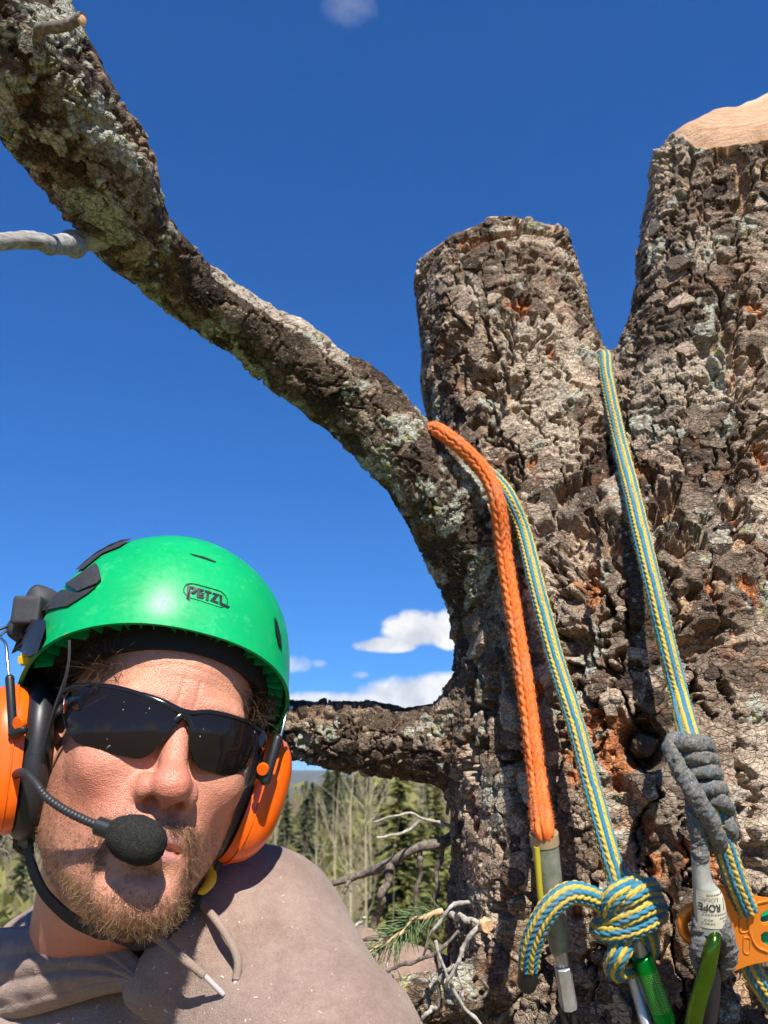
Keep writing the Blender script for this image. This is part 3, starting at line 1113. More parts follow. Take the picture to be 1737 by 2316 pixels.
def build_body():
    V, F = surface_nets(body_sdf, HW((0, 0, 0)) - np.array([0.16, 0.19, 0.30]), HW((0, 0, 0)) + np.array([0.17, 0.20, 0.17]), 0.0024)
    V, F = subdivide(V, F)
    N = vert_normals(V, F)
    q = HL(V)
    x, y, z = q.T
    front = sstep(0.03, 0.07, y)
    h = np.zeros(len(V))
    # forehead lines and the crease between the brows
    for zc, dp in ((0.066, 0.0007), (0.076, 0.0006), (0.057, 0.0005)):
        zz = z - zc - 0.003 * np.cos(x * 70) - 0.0012 * vnoise(V * 60, 4)
        h -= dp * np.exp(-(zz / 0.0011) ** 2) * front * (np.abs(x) < 0.045) * (0.5 + 0.5 * vnoise(V * 45, 8))
    for xc in (-0.0065, 0.0055):
        h -= 0.0007 * np.exp(-((x - xc + 0.05 * (z - 0.045)) / 0.0013) ** 2) * sstep(0.034, 0.042, z) * (1 - sstep(0.056, 0.066, z)) * front
    h += 0.0005 * np.exp(-(x / 0.005) ** 2) * sstep(0.036, 0.044, z) * (1 - sstep(0.052, 0.062, z)) * front
    h += 0.0005 * fbm(V * 90, 3, 12) * 0.6
    V = V + N * h[:, None]

    def blob(c, r):
        e = (q - np.asarray(c)) / np.asarray(r)
        return np.exp(-(e * e).sum(1))
    m = np.abs(q)
    red = 0.03 + 0.9 * blob((0, 0.115, -0.012), (0.018, 0.02, 0.020)) + 0.75 * blob((0.045, 0.07, -0.02), (0.028, 0.04, 0.022)) + 0.6 * blob((-0.045, 0.07, -0.02), (0.025, 0.04, 0.02))
    red += 0.8 * sstep(-0.09, -0.13, z) + 0.5 * blob((0, 0.1, 0.035), (0.02, 0.03, 0.02))
    lip = sstep(0.3, 0.7, np.maximum(blob((0, 0.103, -0.0455), (0.022, 0.02, 0.0052)), blob((0, 0.103, -0.0560), (0.021, 0.02, 0.0065))))
    lip *= y > 0.088
    scalp = sstep(0.098, 0.108, z + 0.35 * np.maximum(0, m[:, 0] - 0.05)) + (y < -0.01) * (z > -0.05)
    # beard: density and hair length over the skin
    jawline = np.exp(-((z + 0.076 + 0.55 * np.maximum(0, m[:, 0] - 0.02) * -0.6) / 0.016) ** 2)
    chin = sstep(-0.070, -0.084, z) * (1 - sstep(0.042, 0.060, m[:, 0])) * sstep(0.035, 0.06, y)
    jaw = sstep(-0.018, -0.052, z - 0.0 * y) * sstep(0.022, 0.040, m[:, 0]) * sstep(-0.105, -0.085, z) * sstep(-0.02, 0.02, y)
    jaw = np.maximum(jaw, sstep(0.052, 0.062, m[:, 0]) * sstep(0.02, -0.02, z) * sstep(-0.09, -0.07, z) * sstep(0.0, 0.02, y))
    must = np.exp(-((z + 0.0365 + 0.12 * m[:, 0]) / 0.0062) ** 2) * (1 - sstep(0.022, 0.030, m[:, 0])) * (y > 0.085)
    droop = np.exp(-((m[:, 0] - 0.0295) / 0.0055) ** 2) * sstep(-0.034, -0.040, z) * (1 - sstep(-0.060, -0.066, -z * 0 + z) * 0) * sstep(-0.074, -0.066, z) * (y > 0.07)
    soul = np.exp(-((z + 0.0650) / 0.0045) ** 2) * np.exp(-(x / 0.012) ** 2) * (y > 0.08)
    beard = np.clip(chin * 0.75 + must * 1.9 + droop * 1.0 + soul * 0.9 + jaw * 0.30, 0, 1.6) * (1 - lip)
    beard *= 0.45 + 0.55 * sstep(-0.4, 0.3, fbm(V * 110, 2, 88))
    hairlen = 0.0026 + 0.0062 * chin + 0.0070 * must + 0.0055 * droop + 0.0055 * soul + 0.001 * jaw
    o = mesh('person', V, F, skin_material(), None, True, dict(red=np.clip(red, 0, 1), lip=np.clip(lip, 0, 1), scalp=np.clip(scalp, 0, 1), beard=beard))
    return o, V, F, N, q, beard, hairlen


def skin_material():
    def f(nt, b):
        o = nt.obj()
        red = nt.attr('red').outputs['Fac']
        n1 = nt.noise(o, 42, 6, 0.72)
        n2 = nt.noise(o, 300, 4, 0.6)
        base = nt.ramp(nt.math('ADD', nt.math('MULTIPLY', n1, 0.6), nt.math('MULTIPLY', n2, 0.4)), [(0.3, (0.49, 0.205, 0.122)), (0.55, (0.61, 0.285, 0.178)), (0.75, (0.70, 0.37, 0.25))])
        rf = nt.math('MULTIPLY', red, nt.ramp(n1, [(0.35, 0.25), (0.6, 0.95)]))
        col = nt.mix(rf, base, (0.60, 0.155, 0.105, 1))
        # freckles and small marks
        sp = nt.ramp(nt.noise(o, 520, 2, 0.5), [(0.70, 0.0), (0.76, 0.5)])
        col = nt.mix(sp, col, (0.42, 0.19, 0.12, 1))
        col = nt.mix(nt.attr('lip').outputs['Fac'], col, (0.52, 0.23, 0.20, 1))
        bd = nt.math('MULTIPLY', nt.attr('beard').outputs['Fac'], 0.22)
        col = nt.mix(bd, col, (0.30, 0.18, 0.105, 1))
        col = nt.mix(nt.math('MULTIPLY', nt.attr('scalp').outputs['Fac'], 0.85), col, (0.06, 0.035, 0.02, 1))
        nt.l.new(col, b.inputs['Base Color'])
        v = nt.node('ShaderNodeTexVoronoi', Vector=o, Scale=900.0)
        ht = nt.math('ADD', nt.math('MULTIPLY', v.outputs['Distance'], 0.6), nt.math('MULTIPLY', n2, 0.8))
        bp = nt.node('ShaderNodeBump', Strength=0.7, Distance=0.0009, Height=ht)
        nt.l.new(bp.outputs[0], b.inputs['Normal'])
        nt.l.new(nt.ramp(n2, [(0.3, 0.30), (0.7, 0.48)]), b.inputs['Roughness'])
    return material('skin', rough=0.45, spec=0.45, build=f, Subsurface__Weight=0.10, Subsurface__Scale=0.003, Subsurface__Radius=(1.0, 0.35, 0.2))


def strands(roots, dirs, lengths, radius, grav=0.5, curl=0.25, seg=4, rng=RNG):
    """many thin tapering three-sided hairs as one mesh"""
    n = len(roots)
    p = np.zeros((n, seg + 1, 3))
    p[:, 0] = roots
    d = dirs / (np.linalg.norm(dirs, axis=1, keepdims=True) + 1e-9)
    kink = rng.normal(size=(n, 3))
    for k in range(seg):
        d = d + np.array([0, 0, -1.0]) * grav / seg + (kink * curl + rng.normal(size=(n, 3)) * curl * 0.6) / seg * (1.5 if k else 0.5)
        d /= np.linalg.norm(d, axis=1, keepdims=True)
        p[:, k + 1] = p[:, k] + d * (lengths / seg)[:, None]
    a = np.cross(d, rng.normal(size=(n, 3)))
    a /= np.linalg.norm(a, axis=1, keepdims=True) + 1e-9
    b = np.cross(d, a)
    tp = np.linspace(1, 0.35, seg + 1)
    ring = np.stack([a, -0.5 * a + 0.866 * b, -0.5 * a - 0.866 * b], 1)
    V = p[:, :, None, :] + ring[:, None, :, :] * (np.broadcast_to(radius, (n,))[:, None, None, None] * tp[None, :, None, None])
    V = V.reshape(-1, 3)
    base = (np.arange(n) * (seg + 1) * 3)[:, None, None, None]
    k = (np.arange(seg) * 3)[None, :, None, None]
    j = np.arange(3)
    q = np.stack([j, (j + 1) % 3, (j + 1) % 3 + 3, j + 3], 1)[None, None]
    F = (base + k + q).reshape(-1, 4)
    tone = np.repeat(rng.random(n), (seg + 1) * 3)
    return V, F, tone


def hair_material(name, stops):
    def f(nt, b):
        nt.l.new(nt.ramp(nt.attr('tone').outputs['Fac'], stops), b.inputs['Base Color'])
    return material(name, rough=0.45, spec=0.4, build=f)


M_BEARD = hair_material('beard_hair', [(0.0, (0.045, 0.021, 0.009)), (0.5, (0.16, 0.08, 0.036)), (0.85, (0.36, 0.205, 0.095)), (1.0, (0.66, 0.48, 0.28))])
M_HAIR = hair_material('head_hair', [(0.0, (0.022, 0.012, 0.006)), (0.6, (0.085, 0.045, 0.02)), (1.0, (0.20, 0.115, 0.05))])

person, BV, BF, BN, BQ, BEARD, HLEN = build_body()
tag(person, 'bearded man in a brown hooded sweatshirt taking a selfie, helmet and dark glasses on', 'person')


def grow_beard():
    fc = BV[BF].mean(1)
    den = BEARD[BF].mean(1)
    e1, e2 = BV[BF[:, 1]] - BV[BF[:, 0]], BV[BF[:, 3]] - BV[BF[:, 0]]
    area = np.linalg.norm(np.cross(e1, e2), axis=1)
    w = np.where(den > 0.06, den, 0) * area
    n = 9500
    pick = RNG.choice(len(BF), n, p=w / w.sum())
    a, b = RNG.random(n)[:, None], RNG.random(n)[:, None]
    f = BF[pick]
    roots = (BV[f[:, 0]] * (1 - a) + BV[f[:, 1]] * a) * (1 - b) + (BV[f[:, 3]] * (1 - a) + BV[f[:, 2]] * a) * b
    nor = BN[f[:, 0]]
    q = HL(roots)
    L = HLEN[f].mean(1) * RNG.uniform(0.55, 1.35, n)
    side = np.where(q[:, 0] > 0, 1.0, -1.0)
    down = -HB[2]
    d = nor * 0.50 + down * 0.75 + HB[0] * (side * 0.30 * (np.abs(q[:, 0]) > 0.004))[:, None] + RNG.normal(size=(n, 3)) * 0.30
    mo = (q[:, 2] > -0.047) & (np.abs(q[:, 0]) < 0.034) & (q[:, 1] > 0.08)
    d[mo] = nor[mo] * 0.55 + down * 0.9 + HB[0] * (side[mo] * 0.55)[:, None] + RNG.normal(size=(mo.sum(), 3)) * 0.22
    V, F, tone = strands(roots - nor * 0.0004, d, L, RNG.uniform(0.00008, 0.00014, n), grav=0.6, curl=1.25)
    o = mesh('beard', V, F, M_BEARD, person, True, dict(tone=tone))
    o['label'] = 'short curly blond-brown beard and moustache'


grow_beard()


def grow_hair():
    roots, dirs, L = [], [], []
    # tufts pushed out from under the helmet at both temples
    for (cx, cy, cz, n, dx) in ((0.060, 0.052, 0.066, 420, 0.5), (-0.062, 0.045, 0.060, 520, -0.35)):
        for _ in range(n):
            q = np.array([cx, cy, cz]) + RNG.normal(size=3) * np.array([0.007, 0.014, 0.008])
            k = ell(q[None], (0, -0.006, 0.052), (0.0745, 0.099, 0.086))[0]
            q[0] -= math.copysign(min(0.012, max(-0.012, k)), cx)
            roots.append(HW(q))
            dirs.append(np.array([dx, 0.75, -0.15]) @ HB + RNG.normal(size=3) * 0.35)
            L.append(RNG.uniform(0.012, 0.032))
    # fringe along the helmet edge
    for _ in range(520):
        a = RNG.uniform(-1.1, 1.1)
        q = np.array([0.070 * math.sin(a), -0.006 + 0.097 * math.cos(a), 0.103 + RNG.normal() * 0.003])
        q[:2] *= 0.92
        roots.append(HW(q))
        dirs.append(np.array([math.sin(a), math.cos(a), -0.4]) @ HB + RNG.normal(size=3) * 0.4)
        L.append(RNG.uniform(0.006, 0.018))
    V, F, tone = strands(np.array(roots), np.array(dirs), np.array(L), 0.00016, grav=0.35, curl=0.6, seg=5)
    o = mesh('hair', V, F, M_HAIR, person, True, dict(tone=tone))
    o['label'] = 'brown hair sticking out under the helmet at both temples'


grow_hair()


# ---- hooded sweatshirt
def fabric_material():
    def f(nt, b):
        o = nt.obj()
        n1 = nt.noise(o, 26, 5, 0.6)
        n2 = nt.noise(o, 750, 3, 0.6)
        n3 = nt.noise(o, 210, 4, 0.7)
        v = nt.math('ADD', nt.math('MULTIPLY', n1, 0.45), nt.math('ADD', nt.math('MULTIPLY', n2, 0.30), nt.math('MULTIPLY', n3, 0.25)))
        col = nt.ramp(v, [(0.34, (0.205, 0.138, 0.108)), (0.5, (0.305, 0.215, 0.172)), (0.66, (0.41, 0.305, 0.25))])
        # sawdust
        sd_ = nt.ramp(nt.noise(o, 330, 2, 0.5), [(0.725, 0.0), (0.745, 0.8)])
        col = nt.mix(sd_, col, (0.72, 0.58, 0.40, 1))
        nt.l.new(col, b.inputs['Base Color'])
        bp = nt.node('ShaderNodeBump', Strength=0.9, Distance=0.0013, Height=nt.math('ADD', n2, nt.math('MULTIPLY', n3, 1.1)))
        nt.l.new(bp.outputs[0], b.inputs['Normal'])
    return material('brown_fleece', rough=0.95, spec=0.1, build=f, Sheen__Weight=0.15)


M_FLEECE = fabric_material()
SHO_L, SHO_R, CHEST = P(555, 2168, 0.70), P(-190, 2400, 0.76), P(300, 2445, 0.70)
ELBOW_L, ARM_R = P(708, 2450, 0.58), P(-330, 2750, 0.6)


def folds(p, pts, r):
    d = np.full(len(p), 9.0)
    for (a, b) in zip(pts[:-1], pts[1:]):
        dd, _ = capsule(p, P(*a[:3]), P(*b[:3]), r * a[3], r * b[3])
        d = np.minimum(d, dd)
    return d


def hoodie_sdf(p):
    d, _ = capsule(p, SHO_R, CHEST, 0.085, 0.105)
    a, _ = capsule(p, CHEST, SHO_L, 0.105, 0.079)
    d = smin(d, a, 0.05)
    a, _ = capsule(p, SHO_L, ELBOW_L, 0.079, 0.083)
    d = smin(d, a, 0.05)
    a, _ = capsule(p, SHO_R, ARM_R, 0.08, 0.07)
    d = smin(d, a, 0.04)
    a, _ = capsule(p, P(320, 2500, 0.72), P(320, 2500, 0.72) + np.array([0, 0.02, -0.3]), 0.13, 0.14)
    d = smin(d, a, 0.06)
    a, _ = capsule(p, P(-80, 2425, 0.715), P(300, 2405, 0.695), 0.092, 0.098)
    d = smin(d, a, 0.03)
    # left forearm in its rucked sleeve, reaching back to the trunk
    u = np.clip((p[:, 0] + 0.06) / 0.2, 0, 1)
    a, _ = capsule(p, P(600, 2215, 0.80), P(800, 2200, 0.82), 0.050, 0.043)
    b_, _ = capsule(p, P(800, 2200, 0.82), P(1075, 2262, 0.82), 0.043, 0.030)
    s = (p @ np.array([0.93, 0.2, -0.30])) * 230 + 3.5 * vnoise(p * 24, 6) + 1.5 * vnoise(p * 60, 7)
    a = np.minimum(a, b_) + 0.0038 * np.sin(s) * (0.6 + 0.8 * vnoise(p * 30, 17))
    d = smin(d, a, 0.012)
    # open neck
    n, _ = capsule(p, NECK_TOP, NECK_TOP * 0.72 + NECK_BASE * 0.28, 0.064, 0.064)
    d = -smin(-d, n, 0.006)
    # hood lying behind the neck
    hood = folds(p, [(60, 2150, 0.80, 1.0), (160, 2110, 0.85, 1.2), (300, 2070, 0.87, 1.4), (480, 2010, 0.84, 1.3), (570, 1990, 0.78, 1.0)], 0.033)
    d = smin(d, np.maximum(hood, -(n + 0.004)), 0.02)
    hood = folds(p, [(330, 2235, 0.605, 0.9), (420, 2130, 0.625, 1.0), (480, 2070, 0.655, 1.0), (540, 2015, 0.70, 1.1), (575, 1990, 0.76, 1.2)], 0.019)
    d = smin(d, hood, 0.022)
    d = d + 0.0026 * fbm(p * np.array([9, 9, 12]), 2, 33)
    return d


def build_hoodie():
    V, F = surface_nets(hoodie_sdf, CAM + np.array([-0.44, 0.28, -0.44]), CAM + np.array([0.16, 1.02, 0.05]), 0.0068)
    V, F = subdivide(V, F)
    N = vert_normals(V, F)
    c = V[F].mean(1)
    # soft drag folds running from the neck over the shoulder
    w = V @ np.array([0.55, -0.35, 0.75]) * 48 + 2.0 * fbm(V * 9, 2, 43)
    V = V + N * (0.0042 * (np.abs(np.sin(w)) ** 3.0) * sstep(-0.2, 0.4, fbm(V * 7, 1, 45)) + 0.0005 * fbm(V * 70, 2, 41))[:, None]
    o = mesh('hoodie', V, F, M_FLEECE, person)
    o['label'] = 'brown hooded sweatshirt with drawstrings, flecked with sawdust'
    return o


hoodie = build_hoodie()



def build_collar():
    """front of the hood: a thick soft band round the neck, folds running together below the chin"""
    top = [(-150, 2150, 0.76), (-60, 2128, 0.705), (0, 2122, 0.674), (70, 2118, 0.650), (140, 2113, 0.633), (195, 2120, 0.622), (240, 2143, 0.612), (290, 2186, 0.602), (340, 2232, 0.596), (390, 2250, 0.594)]
    bot = [(-170, 2350, 0.73), (-70, 2335, 0.670), (0, 2300, 0.640), (70, 2282, 0.624), (150, 2258, 0.612), (225, 2236, 0.603), (280, 2228, 0.599), (320, 2234, 0.596), (360, 2246, 0.594), (395, 2254, 0.594)]
    nu = 150
    A = catmull(np.array([P(*q) for q in top]), nu)
    B = catmull(np.array([P(*q) for q in bot]), nu)
    inward = np.array([0.15, 0.93, -0.1])
    rows = []
    ts = np.concatenate([np.linspace(-0.30, 0, 7)[:-1], np.linspace(0, 1, 44), np.linspace(1, 1.18, 6)[1:]])
    u = np.linspace(0, 1, nu)
    wide = np.linalg.norm(A - B, axis=1)
    for t_ in ts:
        c = np.clip(t_, 0, 1)
        p = A * (1 - c) + B * c
        bul = 0.0095 * math.sin(math.pi * c) ** 0.7 * np.clip(wide / 0.04, 0, 1)
        ph = 3.0 * c + 0.45 * u + 0.10 * vnoise(np.stack([u * 6, np.full(nu, c * 2), u * 0], 1), 3)
        rid = 0.0042 * (np.abs(np.sin(math.pi * ph)) ** 0.8 - 0.5) * math.sin(math.pi * min(1, c * 1.1)) ** 0.4 * np.clip(wide / 0.03, 0, 1)
        p = p - inward * (bul + rid)[:, None]
        if t_ < 0:
            p = p + inward * (0.05 * math.sin(-t_ * 2.2)) + UPV * (0.010 * math.sin(-t_ / 0.30 * math.pi) - 0.10 * max(0, -t_ - 0.1))
        if t_ > 1:
            p = p + inward * (0.11 * (t_ - 1)) - UPV * 0.006 * math.sin((t_ - 1) / 0.18 * math.pi)
        rows.append(p)
    V = np.vstack(rows)
    m = len(rows)
    i, j = np.meshgrid(np.arange(m - 1), np.arange(nu - 1), indexing='ij')
    q = (i * nu + j).ravel()
    F = np.stack([q, q + nu, q + nu + 1, q + 1], 1)
    V = V + (0.0016 * fbm(V * 60, 2, 77))[:, None] * -inward
    o = mesh('hood_collar', V, F, M_FLEECE, hoodie)


build_collar()

def sawdust():
    """pale chips of wood caught on the cloth"""
    me = hoodie.data
    co = np.empty(len(me.vertices) * 3, np.float32)
    me.vertices.foreach_get('co', co)
    co = co.reshape(-1, 3)
    no = np.empty(len(me.vertices) * 3, np.float32)
    me.vertices.foreach_get('normal', no)
    no = no.reshape(-1, 3)
    ok = np.flatnonzero((no @ FWD < -0.25) & (co[:, 2] > CAM_H - 0.30))
    parts = []
    for i in RNG.choice(ok, 170):
        n_ = no[i]
        a = np.cross(n_, RNG.normal(size=3))
        a /= np.linalg.norm(a)
        L, W = RNG.uniform(0.0004, 0.0018), RNG.uniform(0.0002, 0.0005)
        parts.append(box(co[i] + n_ * 0.0003, (L * 2, W * 2, 0.0004), np.stack([a, np.cross(n_, a), n_], 1)))
    v, f = join(parts)
    o = mesh('sawdust', v, f, material('pale_sawdust', (0.72, 0.58, 0.40), 0.9), hoodie, False)
    o['kind'] = 'stuff'


sawdust()

M_CORD = material('drawstring_cord', build=speckle((0.30, 0.225, 0.18), 0.3, 700, 0.8, 0.0006), rough=0.9, spec=0.1)
M_AGLET = material('aglet_plastic', (0.48, 0.44, 0.42), 0.35)


def build_strings():
    for path, tip in (([(330, 2105, 0.588), (386, 2143, 0.580), (417, 2170, 0.574), (462, 2206, 0.572)], (506, 2250, 0.571)),
                      ([(448, 2025, 0.640), (460, 2048, 0.628), (490, 2083, 0.610), (521, 2130, 0.594), (538, 2174, 0.584), (534, 2215, 0.578)], (523, 2276, 0.570))):
        pts = np.array([P(*q) for q in path])
        c = catmull(pts, 40)
        v, f = tube(c, 0.0031, 10)
        # braid bumps
        v = v + 0.0
        o = mesh('drawstring', v, f, M_CORD, hoodie)
        a = np.array([P(*path[-1]), P(*tip)])
        t = catmull(np.vstack([a[0], a[0] * 0.5 + a[1] * 0.5, a[1]]), 10)
        r = np.full(10, 0.0019)
        r[-1] = 0.0015
        v, f = tube(t, r, 10)
        mesh('aglet', v, f, M_AGLET, o)


build_strings()
# ------------------------------------------------------------------ helmet, ear defenders, glasses
M_GREEN = material('green_shell_plastic', (0.0, 0.46, 0.12), 0.32, build=None)


def green_build(nt, b):
    o = nt.obj()
    n = nt.noise(o, 14, 4, 0.6)
    n2 = nt.noise(o, 260, 3, 0.6)
    col = nt.ramp(n, [(0.35, (0.0, 0.34, 0.095)), (0.65, (0.002, 0.41, 0.125))])
    scr = nt.ramp(nt.noise(o, 60, 6, 0.75), [(0.55, 0.0), (0.70, 0.40)])
    col = nt.mix(scr, col, (0.10, 0.56, 0.22, 1))
    dirt = nt.ramp(nt.noise(o, 95, 3, 0.5), [(0.70, 0.0), (0.74, 0.8)])
    col = nt.mix(dirt, col, (0.22, 0.20, 0.05, 1))
    nt.l.new(col, b.inputs['Base Color'])
    nt.l.new(nt.ramp(n2, [(0.3, 0.30), (0.7, 0.46)]), b.inputs['Roughness'])
    bp = nt.node('ShaderNodeBump', Strength=0.06, Distance=0.0006, Height=n2)
    nt.l.new(bp.outputs[0], b.inputs['Normal'])


green_build(NT(M_GREEN.node_tree), M_GREEN.node_tree.nodes['Principled BSDF'])
M_BLACK = material('black_plastic', build=speckle((0.016, 0.016, 0.018), 0.35, 500, 0.1, 0.0003), rough=0.42)
M_RUBBER = material('black_panel_rubber', build=speckle((0.035, 0.035, 0.037), 0.4, 300, 0.2, 0.0004), rough=0.65)
M_FOAM_LINER = material('helmet_liner_foam', build=speckle((0.012, 0.012, 0.012), 0.3, 400, 0.3, 0.0006), rough=0.85)
M_ORANGE = material('orange_cup_plastic', build=speckle((0.84, 0.125, 0.005), 0.12, 90, 0.05, 0.0004, 40), rough=0.28)
M_STRAP = material('black_webbing', build=speckle((0.045, 0.045, 0.045), 0.5, 900, 0.7, 0.0006), rough=0.85, spec=0.2)
M_STEEL = material('steel_wire', (0.62, 0.63, 0.66), 0.25, 1.0)
M_YELLOW = material('yellow_plastic', (0.80, 0.50, 0.02), 0.4)

HC = np.array([0.0055, 0.000, 0.077])         # centre of the shell, head coordinates
HTILT = R(8.5)                             # the helmet sits tipped back a little


def shell_point(az, el, off=0.0):
    """az from the front towards his right, el up from the rim plane -> head coordinates"""
    ce, se = np.cos(el), np.sin(el)
    sx, sy = np.sin(az), np.cos(az)
    rx, ry, rz = 0.1010 + off, np.where(sy > 0, 0.1145, 0.128) + off, 0.111 + off
    # fuller than an ellipsoid
    e = 2.25
    k = (np.abs(ce * sx) ** e + np.abs(ce * sy) ** e + np.abs(se) ** e) ** (-1 / e)
    x, y, z = rx * ce * sx * k, ry * ce * sy * k, rz * se * k
    # soft ridge along the top
    z = z + 0.004 * np.exp(-(x / 0.035) ** 2) * np.clip(se, 0, 1)
    c, s = math.cos(HTILT), math.sin(HTILT)
    return np.stack([x, y * c - z * s, y * s + z * c], -1) + HC


def rim_el(az):
    f = np.cos(az)
    return np.where(f > 0, R(-2) - R(14) * (1 - f) ** 1.2, R(-16) - R(10) * (-f))


def build_shell():
    na, ne = 120, 34
    az = np.linspace(-math.pi, math.pi, na, endpoint=False)
    V = []
    for off in (0.0, -0.0032):
        for k in range(ne):
            t = k / (ne - 1)
            el = rim_el(az) * (1 - t) + R(90) * t
            flare = 0.0045 * np.exp(-t * 16)
            p = shell_point(az, el, off) 
            d = p - HC
            d[:, 2] = 0
            d /= np.linalg.norm(d, axis=1, keepdims=True) + 1e-9
            V.append(p + d * flare)
    V = np.vstack(V)
    F = []
    N1 = na * ne
    for k in range(ne - 1):
        for j in range(na):
            i = (j + 1) % na
            F.append((k * na + j, (k + 1) * na + j, (k + 1) * na + i, k * na + i))
            F.append((N1 + k * na + j, N1 + k * na + i, N1 + (k + 1) * na + i, N1 + (k + 1) * na + j))
    for j in range(na):
        i = (j + 1) % na
        F.append((j, i, N1 + i, N1 + j))
    return HW(V), F


helmet = empty('climbing_helmet', HW((0, 0, 0.09)))
tag(helmet, 'bright green hard-shell climbing helmet on the bearded man, black panels at its side', 'helmet')


def hpart(name, vf, mat, parent=None, smooth=True, label=None, attrs=None):
    o = mesh(name, vf[0], vf[1], mat, None, smooth, attrs)
    if parent is None or parent.type == 'EMPTY':
        adopt(o, parent or helmet)
    else:
        o.parent = parent
        o.matrix_parent_inverse = Matrix.Identity(4) if parent.parent is None else parent.matrix_parent_inverse.inverted() @ Matrix.Translation(-Vector(parent.parent.location))
    if label:
        o['label'] = label
    return o


def sub(name, vf, mat, part, smooth=True):
    """a sub-part under a part whose own parent is an Empty; all meshes hold world coordinates"""
    o = mesh(name, vf[0], vf[1], mat, None, smooth)
    o.parent = part
    return o


shell = hpart('shell', build_shell(), M_GREEN)


def ray_shell(px, py, off=0.0):
    """first hit of the view ray with the helmet's outer surface (head coordinates)"""
    o, v = HL(CAM), ray(px, py) @ HB.T
    ts = np.linspace(0.40, 0.95, 1400)
    p = o + ts[:, None] * v
    c, s = math.cos(HTILT), math.sin(HTILT)
    q = p - HC
    q = np.stack([q[:, 0], q[:, 1] * c + q[:, 2] * s, -q[:, 1] * s + q[:, 2] * c], 1)
    e = 2.25
    zz = q[:, 2] - 0.004 * np.exp(-(q[:, 0] / 0.035) ** 2) * np.clip(q[:, 2] / 0.111, 0, 1)
    g = (np.abs(q[:, 0] / (0.1010 + off)) ** e + np.abs(q[:, 1] / (np.where(q[:, 1] > 0, 0.1145, 0.128) + off)) ** e + np.abs(zz / (0.111 + off)) ** e) - 1
    i = np.argmax(g < 0) if (g < 0).any() else int(np.argmin(g))
    return p[i]


def shell_patch(poly, off, thick, ring=5):
    """closed solid lying on the shell, outline traced in source pixels; convex-ish outlines"""
    poly = np.array(poly, float)
    # densify
    pts = []
    for a, b in zip(poly, np.roll(poly, -1, 0)):
        n = max(1, int(np.linalg.norm(b - a) / 7))
        for k in range(n):
            pts.append(a + (b - a) * k / n)
    pts = np.array(pts)
    c = pts.mean(0)
    rings = [c + (pts - c) * k / ring for k in range(ring, 0, -1)]
    n = len(pts)
    lay = []
    for o_ in (off + thick, off - 0.002):
        L = np.vstack([np.array([ray_shell(*q, o_) for q in r_]) for r_ in (rings if o_ > off else rings[:1])] + [ray_shell(*c, o_)[None]])
        lay.append(L)
    V = np.vstack(lay)
    F = []
    for k in range(ring - 1):
        for j in range(n):
            i = (j + 1) % n
            F.append((k * n + j, k * n + i, (k + 1) * n + i, (k + 1) * n + j))
    top = ring * n
    for j in range(n):
        F.append(((ring - 1) * n + j, (ring - 1) * n + (j + 1) % n, top))
    base = top + 1
    for j in range(n):
        i = (j + 1) % n
        F.append((j, base + j, base + i, i))
    return HW(V), F


def Z1(*pts):
    """points read off a 2.304x enlargement of the helmet"""
    return [(x / 2.304, 1180 + y / 2.304) for x, y in pts]


hpart('vent_panel', shell_patch(Z1((340, 322), (425, 262), (495, 213), (512, 232), (527, 292), (505, 318), (402, 360)), 0.0006, 0.0022), M_RUBBER, smooth=False)
hpart('vent_panel', shell_patch(Z1((212, 466), (262, 408), (315, 356), (352, 352), (398, 372), (500, 334), (455, 372), (352, 438), (300, 446)), 0.0004, 0.0016), M_RUBBER, smooth=False)
hpart('vent_panel', shell_patch(Z1((392, 250), (440, 205), (500, 158), (570, 118), (640, 92), (690, 84), (622, 128), (545, 158), (497, 180), (455, 214), (430, 246)), 0.0004, 0.0012), M_RUBBER, smooth=False)
hpart('side_block', shell_patch(Z1((58, 690), (100, 590), (152, 508), (236, 512), (240, 545), (205, 655), (196, 684), (150, 702), (96, 672)), 0.001, 0.007), M_BLACK, smooth=False)
hpart('side_block', shell_patch(Z1((1432, 492), (1446, 520), (1465, 600), (1470, 660), (1455, 640), (1438, 560)), 0.0004, 0.002, 3), M_BLACK, smooth=False)
hpart('vent_slit', shell_patch(Z1((990, 164), (1060, 180), (1126, 206), (1122, 212), (1056, 190), (1000, 172)), 0.0, 0.0005, 2), M_FOAM_LINER, smooth=False)


def build_liner():
    na, ne = 72, 16
    az = np.linspace(-math.pi, math.pi, na, endpoint=False)
    V, F = [], []
    for off in (-0.0135, -0.024):
        for k in range(ne):
            t = k / (ne - 1)
            el = (rim_el(az) + R(5.0)) * (1 - t) + R(88) * t
            V.append(shell_point(az, el, off))
    V = np.vstack(V)
    N1 = na * ne
    for k in range(ne - 1):
        for j in range(na):
            i = (j + 1) % na
            F.append((k * na + j, (k + 1) * na + j, (k + 1) * na + i, k * na + i))
            F.append((N1 + k * na + j, N1 + k * na + i, N1 + (k + 1) * na + i, N1 + (k + 1) * na + j))
    for j in range(na):
        i = (j + 1) % na
        F.append((j, i, N1 + i, N1 + j))
    return HW(V), F


hpart('liner', build_liner(), M_FOAM_LINER)


